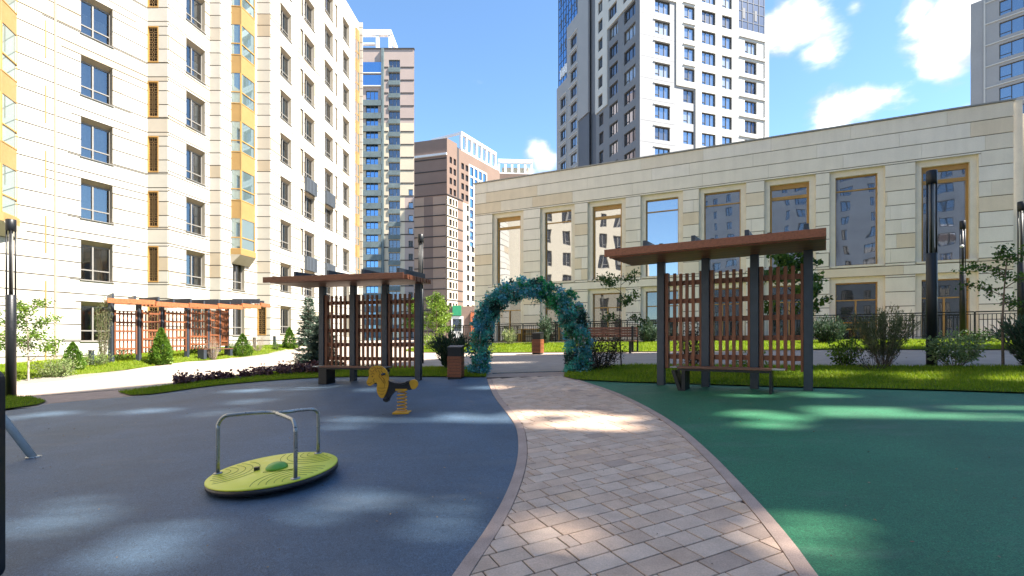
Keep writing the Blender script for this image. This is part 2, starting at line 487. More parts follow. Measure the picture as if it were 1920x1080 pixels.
def tag(o, label=None, cat=None, group=None, kind=None):
    if label: o['label'] = label
    if cat: o['category'] = cat
    if group: o['group'] = group
    if kind: o['kind'] = kind
    return o
def thing(name, loc, label, cat, group=None):
    o = bpy.data.objects.new(name, None)
    o.empty_display_size = .2
    COL.objects.link(o)
    o.location = loc
    ORIGIN[o.name] = Vector(loc)
    return tag(o, label, cat, group)
def inst(name, me, parent, M):
    """shared mesh placed by a world matrix under a thing that only has a translation"""
    org = ORIGIN[parent.name]
    o = bpy.data.objects.new(name, me)
    COL.objects.link(o); o.parent = parent
    o.matrix_local = Matrix.Translation(-org) @ M
    ORIGIN[o.name] = org
    return o
def subinst(name, me, parent):
    o = bpy.data.objects.new(name, me); COL.objects.link(o); o.parent = parent
    return o
def mesh_of(mb, name, mat, smooth=False, tint=None, fix=False, bevel=0):
    o = mb.build(name, mat, None, smooth, tint=tint, fix=fix, bevel=bevel)
    me = o.data
    bpy.data.objects.remove(o)
    return me

def sheet(name, poly, dz, mat, step=1.0, kind='structure', parent=None):
    """a ground sheet that follows the terrain"""
    bm = bmesh.new()
    vs = [bm.verts.new((x, y, 0)) for x, y in poly]
    bm.faces.new(vs)
    bmesh.ops.recalc_face_normals(bm, faces=bm.faces)
    xs = [p[0] for p in poly]; ys = [p[1] for p in poly]
    for ax, lo, hi in ((0, min(xs), max(xs)), (1, min(ys), max(ys))):
        k = math.ceil(lo / step) * step
        while k < hi:
            co = Vector((k, 0, 0)) if ax == 0 else Vector((0, k, 0))
            no = Vector((1, 0, 0)) if ax == 0 else Vector((0, 1, 0))
            bmesh.ops.bisect_plane(bm, geom=bm.verts[:] + bm.edges[:] + bm.faces[:], plane_co=co, plane_no=no)
            k += step
    for v in bm.verts: v.co.z = Z(v.co.x, v.co.y) + dz
    for f in bm.faces:
        if f.normal.z < 0: f.normal_flip()
    me = bpy.data.meshes.new(name); bm.to_mesh(me); bm.free()
    me.materials.append(MATS[mat])
    o = link(name, me, parent)
    if parent is None: o['kind'] = kind
    return o

def in_poly(x, y, poly):
    c = False; n = len(poly); j = n - 1
    for i in range(n):
        xi, yi = poly[i]; xj, yj = poly[j]
        if (yi > y) != (yj > y) and x < (xj - xi) * (y - yi) / (yj - yi) + xi: c = not c
        j = i
    return c

def smooth_line(pts, n=8):
    out = []
    P = [pts[0]] + list(pts) + [pts[-1]]
    for i in range(1, len(P) - 2):
        p0, p1, p2, p3 = P[i - 1], P[i], P[i + 1], P[i + 2]
        for k in range(n):
            t = k / n
            out.append(tuple(0.5 * ((2 * p1[j]) + (-p0[j] + p2[j]) * t + (2 * p0[j] - 5 * p1[j] + 4 * p2[j] - p3[j]) * t * t + (-p0[j] + 3 * p1[j] - 3 * p2[j] + p3[j]) * t ** 3) for j in range(len(p1))))
    out.append(tuple(pts[-1]))
    return out
# ------------------------------------------------------------------ ground, road, play surfaces
def build_ground():
    bm = bmesh.new()
    xs = [-1500, -700, -300, -150, -80, -50] + [x for x in range(-36, 37, 3)] + [50, 80, 150, 300, 700, 1500]
    ys = [-1500, -600, -200, -80, -40, -20, -9] + [y for y in range(-3, 58, 3)] + [75, 120, 200, 400, 900, 1800]
    g = [[bm.verts.new((x, y, Z(x, y) - 0.06)) for x in xs] for y in ys]
    for j in range(len(ys) - 1):
        for i in range(len(xs) - 1):
            bm.faces.new((g[j][i], g[j][i + 1], g[j + 1][i + 1], g[j + 1][i]))
    me = bpy.data.meshes.new('ground'); bm.to_mesh(me); bm.free()
    me.materials.append(MATS['ground_far'])
    link('ground', me)['kind'] = 'structure'
build_ground()

blue_top = smooth_line([(-15.0, 8.2), (-11.16, 11.04), (-10.82, 11.95), (-9.13, 12.76), (-8.33, 14.0), (-6.98, 14.75), (-5.7, 14.95), (-4.09, 14.7), (-2.64, 14.15), (-1.29, 13.61), (-0.68, 13.4)], 4)
path_l = smooth_line([(-0.68, 13.4), (-0.39, 10.47), (-0.09, 8.43), (0.05, 7.4), (0.08, 6.47), (0.05, 5.55), (-0.05, 4.65), (-0.19, 3.91), (-0.37, 3.21), (-0.55, 2.4), (-.75, 1.2)], 5)
path_r = smooth_line([(1.38, 13.0), (1.51, 12.43), (2.03, 10.15), (2.24, 8.36), (2.28, 6.87), (2.2, 5.64), (2.09, 4.67), (1.99, 3.93), (1.9, 3.4), (1.82, 3.03), (1.66, 2.2), (1.45, 1.2)], 5)
green_top = smooth_line([(1.52, 12.1), (2.58, 11.3), (3.18, 11.0), (4.5, 10.2), (5.59, 9.6), (6.93, 8.95), (8.22, 8.2), (10.5, 6.7), (13, 4.5)], 4)
rstrip_top = smooth_line([(1.30, 12.7), (1.5, 13.6), (2.3, 14.59), (3.41, 14.72), (4.24, 14.37), (7.72, 12.64), (11.12, 11.0), (15.0, 9.0), (18, 7.2)], 4)
lstrip_top = smooth_line([(-10.5, 13.5), (-9.82, 14.8), (-9.1, 16.3), (-8.16, 17.62), (-6.96, 18.36), (-5.0, 17.9), (-3.09, 16.78), (-1.38, 16.1), (-0.76, 14.6)], 4)

ROAD_POLY = [(-19, 11.5), (-14.5, 10.2), (-9, 12.2), (-2, 12.9), (2, 12.2), (4, 11.2), (14, 5.0), (20, 2.0), (24, 8.5), (17.0, 17.5), (12, 21), (-2, 29), (-4, 33.0), (-4, 46), (-13, 46), (-14, 32), (-19, 17)]
sheet('road', ROAD_POLY, 0.0, 'concrete', 1.0)
blue_poly = blue_top + path_l[1:] + [(-.8, 0.3), (-15, 0.3)]
green_poly = [p for p in path_r if p[1] < 12.35] + [(1.4, .3), (13.5, .3)] + list(reversed(green_top))
sheet('playground_surface', blue_poly, 0.006, 'rubber_blue', 1.0)['label'] = 'blue rubber playground surface left of the paver path'
sheet('playground_surface', green_poly, 0.006, 'rubber_green', 1.0)['label'] = 'green rubber playground surface right of the paver path'
path_poly = path_l + [(-.8, .3), (1.4, .3)] + list(reversed(path_r))
PATH = sheet('path', path_poly, 0.004, 'sand_joint', 1.0)
PATH['label'] = 'curving path of grey and pink pavers'
# paved patch with a drain line where the left road meets the play area
sheet('pavement', [(-12.4, 13.1), (-11.0, 12.0), (-9.3, 12.95), (-10.3, 13.9), (-9.85, 14.75), (-13.6, 13.75)], 0.004, 'kerb', .7)
def strip(name, line, w, z0, z1, mat, parent=None, kind=None, side=1, closed=False):
    """a solid band of width w beside a ground line"""
    mb = MB()
    n = len(line); L = []
    for i, p in enumerate(line):
        a = line[max(0, i - 1)]; b = line[min(n - 1, i + 1)]
        d = Vector((b[0] - a[0], b[1] - a[1])).normalized()
        nn = Vector((-d.y, d.x)) * side
        L.append((Vector(p[:2]), Vector(p[:2]) + nn * w))
    for i in range(n - 1):
        (a, b), (c, d) = L[i], L[i + 1]
        mb.hexa([(a.x, a.y, Z(a.x, a.y) + z0), (b.x, b.y, Z(b.x, b.y) + z0), (d.x, d.y, Z(d.x, d.y) + z0), (c.x, c.y, Z(c.x, c.y) + z0),
                 (a.x, a.y, Z(a.x, a.y) + z1), (b.x, b.y, Z(b.x, b.y) + z1), (d.x, d.y, Z(d.x, d.y) + z1), (c.x, c.y, Z(c.x, c.y) + z1)])
    o = mb.build(name, mat, parent, fix=True)
    if parent is None: o['kind'] = 'structure'
    return o
def resample(line, step):
    out = []; acc = 0
    for a, b in zip(line[:-1], line[1:]):
        a = Vector(a[:2]); b = Vector(b[:2]); l = (b - a).length
        t = acc
        while t < l:
            out.append(tuple(a + (b - a) * (t / l))); t += step
        acc = t - l
    return out
# kerb stones, one object each, along both edges of the path
def kerb_stones(line, side):
    pts = resample(line, 0.10)
    k = 0
    while k + 6 < len(pts):
        strip('kerb_stone', pts[k:k + 6], 0.105, -0.03, 0.016, 'kerb', PATH, side=side)
        k += 5
    return
def shorten(pts, gap):
    return pts
kerb_stones([p for p in path_l if p[1] < 13.4], 1)
kerb_stones([p for p in path_r if p[1] < 12.9], -1)
strip('drain_channel', [(-0.55, 14.25), (1.45, 14.0)], 0.12, -.02, .012, 'steel_dark', PATH)
strip('drain_channel', [(-12.6, 13.55), (-10.0, 14.55)], 0.10, -.02, .012, 'steel_dark', None)
sheet('pavement', [(-.66, 13.4), (-.62, 14.2), (1.42, 13.95), (1.36, 13.0)], 0.003, 'kerb', .7)

def xat(line, y):
    for a, b in zip(line[:-1], line[1:]):
        if (a[1] - y) * (b[1] - y) <= 0 and a[1] != b[1]:
            t = (y - a[1]) / (b[1] - a[1]); return a[0] + (b[0] - a[0]) * t
    return line[0][0] if y > line[0][1] else line[-1][0]
def clip_half(poly, a, b):
    """keep the part of poly left of the directed line a->b"""
    out = []
    d = (b[0] - a[0], b[1] - a[1])
    s = [d[0] * (p[1] - a[1]) - d[1] * (p[0] - a[0]) for p in poly]
    n = len(poly)
    for i in range(n):
        j = (i + 1) % n
        if s[i] >= 0: out.append(poly[i])
        if (s[i] > 0) != (s[j] > 0) and abs(s[i] - s[j]) > 1e-12:
            t = s[i] / (s[i] - s[j])
            out.append((poly[i][0] + (poly[j][0] - poly[i][0]) * t, poly[i][1] + (poly[j][1] - poly[i][1]) * t))
    return out
def build_pavers():
    ang = math.radians(25); ca, sa = math.cos(ang), math.sin(ang)
    W = 0.188; gap = 0.0056
    items = []
    for k in range(-20, 90):
        v0 = k * W
        u = -8 + rnd.uniform(0, .3)
        while u < 14:
            l = rnd.choice((.095, .188, .188, .25, .28, .28, .33))
            q = [(u + gap, v0 + gap), (u + l - gap, v0 + gap), (u + l - gap, v0 + W - gap), (u + gap, v0 + W - gap)]
            u += l
            p = [(a * ca - b * sa, a * sa + b * ca) for a, b in q]
            ys = [c[1] for c in p]; xs = [c[0] for c in p]
            if max(ys) > 13.15 or min(ys) < 1.25: continue
            y0, y1 = min(ys), max(ys)
            l0, l1 = xat(path_l, y0) + .112, xat(path_l, y1) + .112
            r0, r1 = xat(path_r, y0) - .112, xat(path_r, y1) - .112
            if max(xs) < min(l0, l1) or min(xs) > max(r0, r1): continue
            p = clip_half(p, (l1, y1), (l0, y0))          # right of the left edge
            if len(p) >= 3: p = clip_half(p, (r0, y0), (r1, y1))
            if len(p) < 3: continue
            area = abs(sum(p[i][0] * p[(i + 1) % len(p)][1] - p[(i + 1) % len(p)][0] * p[i][1] for i in range(len(p)))) / 2
            if area < .002: continue
            cy = sum(c[1] for c in p) / len(p)
            items.append((area / cy ** 3, p, rnd.random()))
    items.sort(key=lambda t: -t[0])
    def prism(mb, p):
        n = len(p)
        cx = sum(c[0] for c in p) / n; cy = sum(c[1] for c in p) / n
        dz = rnd.uniform(-.0012, .0015); tx = rnd.uniform(-.006, .006); ty = rnd.uniform(-.006, .006)
        def top(x, y, s, h):
            return (cx + (x - cx) * s, cy + (y - cy) * s, Z(x, y) + h + dz + tx * (x - cx) + ty * (y - cy))
        A = [(x, y, Z(x, y) + .004) for x, y in p]
        Bv = [top(x, y, 1, .0095) for x, y in p]
        Cv = [top(x, y, .975, .012) for x, y in p]
        f = []
        for i in range(n):
            j = (i + 1) % n
            f += [(i, j, n + j, n + i), (n + i, n + j, 2 * n + j, 2 * n + i)]
        f.append(tuple(range(2 * n, 3 * n)))
        mb.add(A + Bv + Cv, f)
        return len(f)
    for _, p, t in items[:300]:
        mb = MB(); prism(mb, p)
        mb.build('paver', 'paver', PATH, tint=t, fix=True)
    mb = MB(); tints = []
    for _, p, t in items[300:]:
        tints += [t] * prism(mb, p)
    o = mb.build('far_pavers', 'paver', PATH, tint=tints)
    o['kind'] = 'stuff'
build_pavers()

# lawns
lstrip_poly = [p for p in blue_top if p[0] > -9.2] + list(reversed(lstrip_top))
lstrip_poly = [(-9.6, 12.75)] + lstrip_poly
rstrip_poly = green_top + list(reversed(rstrip_top))
small_poly = [(-16, 14.2), (-13.8, 13.66), (-12.65, 13.3), (-11.3, 12.3), (-11.0, 11.75), (-11.3, 11.2), (-13, 9.9), (-16, 9.5)]
llawn_poly = [(-19, 13.5), (-16.95, 16.0), (-16.88, 17.24), (-16.23, 19.77), (-15.36, 23.93), (-13.84, 27.0), (-13.4, 31.0), (-14.5, 40), (-17.2, 42), (-18.0, 36.9), (-19.2, 34.0), (-20.1, 33.5), (-20.7, 30.2), (-22, 30.2), (-26.2, 21), (-29, 14)]
rlawn_poly = [(-4.3, 24.2), (-0.93, 22.06), (5.4, 19.01), (10.64, 16.9), (15.19, 14.0), (20, 10.5), (22.5, 16.9), (18.6, 19.3), (6.9, 25.2), (-3.4, 30.4), (-5.5, 29.8), (-5.5, 26)]
LAWNS = [('lawn', lstrip_poly, 'left strip'), ('lawn', rstrip_poly, 'right strip'), ('lawn', small_poly, 'small'), ('lawn', llawn_poly, 'left'), ('lawn', rlawn_poly, 'right')]
for nm, poly, _ in LAWNS:
    sheet(nm, poly, 0.03, 'soil', .8)
def lawn_edge(line, name='lawn_kerb'):
    strip(name, line, 0.07, -.05, .035, 'kerb', None)
def grass(name, poly, n, h, w, label, dry=.25):
    P = np.array(poly); lo = P.min(0); hi = P.max(0)
    pts = []
    while len(pts) < n:
        q = rng.uniform(lo, hi, (n, 2))
        inside = np.zeros(len(q), bool); j = len(P) - 1
        for i in range(len(P)):
            xi, yi = P[i]; xj, yj = P[j]
            if yi != yj:
                c = ((yi > q[:, 1]) != (yj > q[:, 1])) & (q[:, 0] < (xj - xi) * (q[:, 1] - yi) / (yj - yi) + xi)
                inside ^= c
            j = i
        pts += [tuple(a) for a in q[inside]]
    pts = np.array(pts[:n])
    z = np.array([Z(x, y) for x, y in pts]) + .028
    patch = np.array([mnoise.noise((x * .9, y * .9, 0)) * .5 + mnoise.noise((x * 3, y * 3, 4)) * .35 for x, y in pts])
    a = rng.uniform(0, 2 * np.pi, n); hh = h * rng.uniform(.5, 1.15, n) * (1 + .5 * patch)
    lean = rng.normal(0, .35, (n, 2)) * hh[:, None]
    dx = np.cos(a) * w / 2; dy = np.sin(a) * w / 2
    V = np.empty((n, 3, 3))
    V[:, 0] = np.stack([pts[:, 0] - dx, pts[:, 1] - dy, z], 1)
    V[:, 1] = np.stack([pts[:, 0] + dx, pts[:, 1] + dy, z], 1)
    V[:, 2] = np.stack([pts[:, 0] + lean[:, 0], pts[:, 1] + lean[:, 1], z + hh], 1)
    tint = np.clip(.48 + patch * .55 + rng.normal(0, .16, n) + (rng.random(n) < .03) * dry, 0, 1)
    o = tri_mesh(name, V, 'grass', tint)
    tag(o, label, 'grass', None, 'stuff')
    return o
def tri_mesh(name, V, mat, tint, parent=None):
    """V: n x k x 3 separate faces of k corners"""
    n, k, _ = V.shape
    org = ORIGIN[parent.name] if parent is not None else Vector((0, 0, 0))
    me = bpy.data.meshes.new(name)
    me.vertices.add(n * k); me.loops.add(n * k); me.polygons.add(n)
    me.vertices.foreach_set('co', (V - np.array(org)[None, None, :]).astype(np.float32).ravel())
    me.loops.foreach_set('vertex_index', np.arange(n * k, dtype=np.int32))
    me.polygons.foreach_set('loop_start', np.arange(0, n * k, k, dtype=np.int32))
    me.update(calc_edges=True)
    me.materials.append(MATS[mat])
    set_tint(me, tint)
    return link(name, me, parent)
grass('grass', lstrip_poly, 34000, .075, .014, 'short green grass on the strip behind the blue play surface')
grass('grass', rstrip_poly, 70000, .075, .014, 'short green grass on the strip behind the green play surface')
grass('grass', small_poly, 12000, .075, .014, 'small patch of grass at the foot of the left lamp')
grass('grass', llawn_poly, 90000, .08, .024, 'sunlit grass of the lawn before the cream apartment building', .5)
grass('grass', rlawn_poly, 80000, .08, .022, 'grass between the road and the black railing')
# ------------------------------------------------------------------ facades
class Facade:
    """local x along the wall (to the right as seen from outside), y into the wall, z up"""
    def __init__(self, p, t):
        self.p = Vector((p[0], p[1], 0)); self.t = Vector((t[0], t[1], 0)).normalized()
        self.n = self.t.cross(Vector((0, 0, 1)))
    def pt(self, s, z, d=0.0):
        q = self.p + self.t * s + self.n * d
        return (q.x, q.y, z)
    def M(self, s, z, d=0.0):
        q = self.pt(s, z, d)
        m = Matrix(((self.t.x, -self.n.x, 0, q[0]), (self.t.y, -self.n.y, 0, q[1]), (0, 0, 1, q[2]), (0, 0, 0, 1)))
        return m
    def end(self, s):
        q = self.p + self.t * s
        return (q.x, q.y)
def subtract(rects, holes):
    for (hs0, hs1, hz0, hz1) in holes:
        out = []
        for (a, b, c, d) in rects:
            if hs1 <= a or hs0 >= b or hz1 <= c or hz0 >= d:
                out.append((a, b, c, d)); continue
            if c < hz0: out.append((a, b, c, hz0))
            if d > hz1: out.append((a, b, hz1, d))
            lo, hi = max(c, hz0), min(d, hz1)
            if a < hs0: out.append((a, hs0, lo, hi))
            if b > hs1: out.append((hs1, b, lo, hi))
        rects = out
    return rects
def wall_quads(mb, F, rects, d, mi=0):
    for (a, b, c, e) in rects:
        mb.quad(F.pt(a, c, d), F.pt(b, c, d), F.pt(b, e, d), F.pt(a, e, d), mi)
def fbox(mb, F, s0, s1, z0, z1, d0, d1, mi=0):
    """box on a facade between outward depths d0 < d1"""
    mb.hexa([F.pt(s0, z0, d1), F.pt(s1, z0, d1), F.pt(s1, z0, d0), F.pt(s0, z0, d0), F.pt(s0, z1, d1), F.pt(s1, z1, d1), F.pt(s1, z1, d0), F.pt(s0, z1, d0)], mi)
def panel_box(mb, F, r, d0, d1, g=0.003):
    gz = .016 if F is RB_REF[0] else .027
    a, b, c, e = r
    a += g; b -= g; c += gz; e -= gz
    n = 5
    mb.add([F.pt(a, c, d1), F.pt(b, c, d1), F.pt(b, e, d1), F.pt(a, e, d1), F.pt(a, c, d0), F.pt(b, c, d0), F.pt(b, e, d0), F.pt(a, e, d0)],
           [(0, 1, 2, 3), (4, 5, 1, 0), (5, 6, 2, 1), (6, 7, 3, 2), (7, 4, 0, 3)])
    return n

def cladding(root, jobs, mat, limit, name='cladding_panel'):
    """jobs: (facade, rect, depth, apparent size); the largest become objects of their own"""
    jobs = sorted(jobs, key=lambda j: -j[3])
    for F, r, d, sz in jobs[:limit]:
        mb = MB(); panel_box(mb, F, r, 0.0, d)
        mb.build(name, mat, root, tint=rnd.random())
    if len(jobs) > limit:
        mb = MB(); tints = []
        for F, r, d, sz in jobs[limit:]:
            tints += [rnd.random()] * panel_box(mb, F, r, 0.0, d)
        o = mb.build('upper_cladding', mat, root, tint=tints); o['kind'] = 'stuff'

def course_rects(s0, s1, z0, z1, h, zref, holes, lens, seed):
    r = random.Random(seed)
    out = []
    k = math.floor((z0 - zref) / h)
    while zref + k * h < z1:
        c = max(z0, zref + k * h); e = min(z1, zref + (k + 1) * h)
        s = s0; cuts = []
        s += r.uniform(.3, 1) * lens
        while s < s1 - .35:
            cuts.append(s); s += lens * r.uniform(.7, 1.35)
        edges = [s0] + cuts + [s1]
        for a, b in zip(edges[:-1], edges[1:]):
            for q in subtract([(a, b, c, e)], holes):
                if (q[1] - q[0]) > .05 and (q[3] - q[2]) > .05: out.append(q)
        k += 1
    return out

RB_REF = [None]
PROTO = {}
def house_window(w, h, variant=0):
    key = ('house', round(w, 2), round(h, 2), variant)
    if key in PROTO: return PROTO[key]
    mb = MB()
    D = .28; H2 = h - .22
    # reveals (slot 1), chamfered head (slot 2), room (slot 3), frame (slot 0)
    mb.add([(0, 0, 0), (0, D, 0), (0, D, H2), (0, 0, h)], [(0, 1, 2, 3)], 1)
    mb.add([(w, 0, 0), (w, 0, h), (w, D, H2), (w, D, 0)], [(0, 1, 2, 3)], 1)
    mb.quad((0, 0, 0), (w, 0, 0), (w, D, 0), (0, D, 0), 1)
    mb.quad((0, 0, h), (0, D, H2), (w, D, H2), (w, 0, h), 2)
    B = 1.3
    mb.quad((0, B, 0), (w, B, 0), (w, B, H2), (0, B, H2), 3)
    mb.quad((0, D + .06, 0), (0, B, 0), (0, B, H2), (0, D + .06, H2), 3)
    mb.quad((w, D + .06, 0), (w, D + .06, H2), (w, B, H2), (w, B, 0), 3)
    mb.quad((0, D + .06, 0), (w, D + .06, 0), (w, B, 0), (0, B, 0), 3)
    mb.quad((0, D + .06, H2), (0, B, H2), (w, B, H2), (w, D + .06, H2), 3)
    fw = .055; y0, y1 = D - .05, D + .03
    m = w * .44; tz = h * .27
    mb.box(0, fw, y0, y1, 0, H2); mb.box(w - fw, w, y0, y1, 0, H2)
    mb.box(fw, w - fw, y0, y1, 0, fw); mb.box(fw, w - fw, y0, y1, H2 - fw, H2)
    mb.box(m - .04, m + .04, y0 - .005, y1, fw, H2 - fw)
    mb.box(fw, m - .04, y0 + .002, y1, tz - .03, tz + .03); mb.box(m + .04, w - fw, y0 + .002, y1, tz - .03, tz + .03)
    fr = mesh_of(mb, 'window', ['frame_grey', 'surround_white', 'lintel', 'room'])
    pb = MB(); pb.quad((.03, D, .03), (w - .03, D, .03), (w - .03, D, H2 - .03), (.03, D, H2 - .03))
    pane = mesh_of(pb, 'pane', 'glass_clear')
    cb = MB()
    def curtain(x0, x1, z0, z1, y, gather):
        n = max(6, int((x1 - x0) / .05)); pts = []
        for i in range(n + 1):
            x = x0 + (x1 - x0) * i / n
            yy = y + .025 * math.sin(i * 1.9) + .015 * math.sin(i * .7)
            pts.append((x, yy))
        o = len(cb.v)
        for (x, yy) in pts:
            cb.v += [(x + gather, yy, z0), (x, yy, z1)]
        for i in range(n):
            cb.f.append((o + 2 * i, o + 2 * i + 2, o + 2 * i + 3, o + 2 * i + 1)); cb.mi.append(0)
    if variant == 0: curtain(.05, w * .22, .05, H2, D + .2, 0); curtain(w * .8, w - .05, .05, H2, D + .2, 0)
    elif variant == 1: curtain(.05, w - .05, .05, h * .62, D + .22, 0)
    elif variant == 2: curtain(w * .46, w - .05, .05, H2, D + .2, 0)
    else: curtain(.05, w - .05, h * .1, H2, D + .3, .02)
    cur = mesh_of(cb, 'curtain', 'curtain', True)
    sb = MB(); sb.box(-.06, w + .06, -.07, .02, -.035, 0.0)
    sill = mesh_of(sb, 'sill', 'frame_grey')
    PROTO[key] = (fr, pane, cur, sill)
    return PROTO[key]
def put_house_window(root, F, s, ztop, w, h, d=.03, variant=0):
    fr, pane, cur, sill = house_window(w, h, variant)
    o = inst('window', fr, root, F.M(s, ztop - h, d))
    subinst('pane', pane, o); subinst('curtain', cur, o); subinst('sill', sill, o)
    return o

def tower_window(w, h, nm, frame, reveal, glass, depth=.3, hood=False):
    key = ('tower', round(w, 2), round(h, 2), nm, frame, reveal, glass, depth)
    if key in PROTO: return PROTO[key]
    mb = MB(); D = depth
    mb.quad((0, 0, 0), (0, D, 0), (0, D, h), (0, 0, h), 1); mb.quad((w, 0, 0), (w, 0, h), (w, D, h), (w, D, 0), 1)
    mb.quad((0, 0, 0), (w, 0, 0), (w, D, 0), (0, D, 0), 1); mb.quad((0, 0, h), (0, D, h), (w, D, h), (w, 0, h), 1)
    fw = .09; y0, y1 = D - .1, D
    mb.box(0, fw, y0, y1, 0, h); mb.box(w - fw, w, y0, y1, 0, h)
    mb.box(fw, w - fw, y0, y1, 0, fw); mb.box(fw, w - fw, y0, y1, h - fw, h)
    for i in range(1, nm + 1):
        x = w * i / (nm + 1)
        mb.box(x - .05, x + .05, y0, y1, fw, h - fw)
    if nm: mb.box(fw, w / (nm + 1) - .05, y0 + .004, y1, h * .26 - .035, h * .26 + .035)
    fr = mesh_of(mb, 'window', [frame, reveal])
    pb = MB(); pb.quad((.02, D - .02, .02), (w - .02, D - .02, .02), (w - .02, D - .02, h - .02), (.02, D - .02, h - .02))
    pane = mesh_of(pb, 'pane', glass)
    PROTO[key] = (fr, pane)
    return PROTO[key]
def put_tower_window(root, F, s0, s1, ztop, h, nm=2, frame='frame_dark', reveal='tower_white', glass='glass_tower', d=0.0, depth=.3):
    fr, pane = tower_window(s1 - s0, h, nm, frame, reveal, glass, depth)
    o = inst('window', fr, root, F.M(s0, ztop - h, d))
    subinst('pane', pane, o)
    return o
def prism_core(mb, pts, z0, z1):
    n = len(pts)
    v = [(x, y, z0) for x, y in pts] + [(x, y, z1) for x, y in pts]
    f = [tuple(range(n, 2 * n)), tuple(reversed(range(n)))] + [(i, (i + 1) % n, (i + 1) % n + n, i + n) for i in range(n)]
    mb.add(v, f)

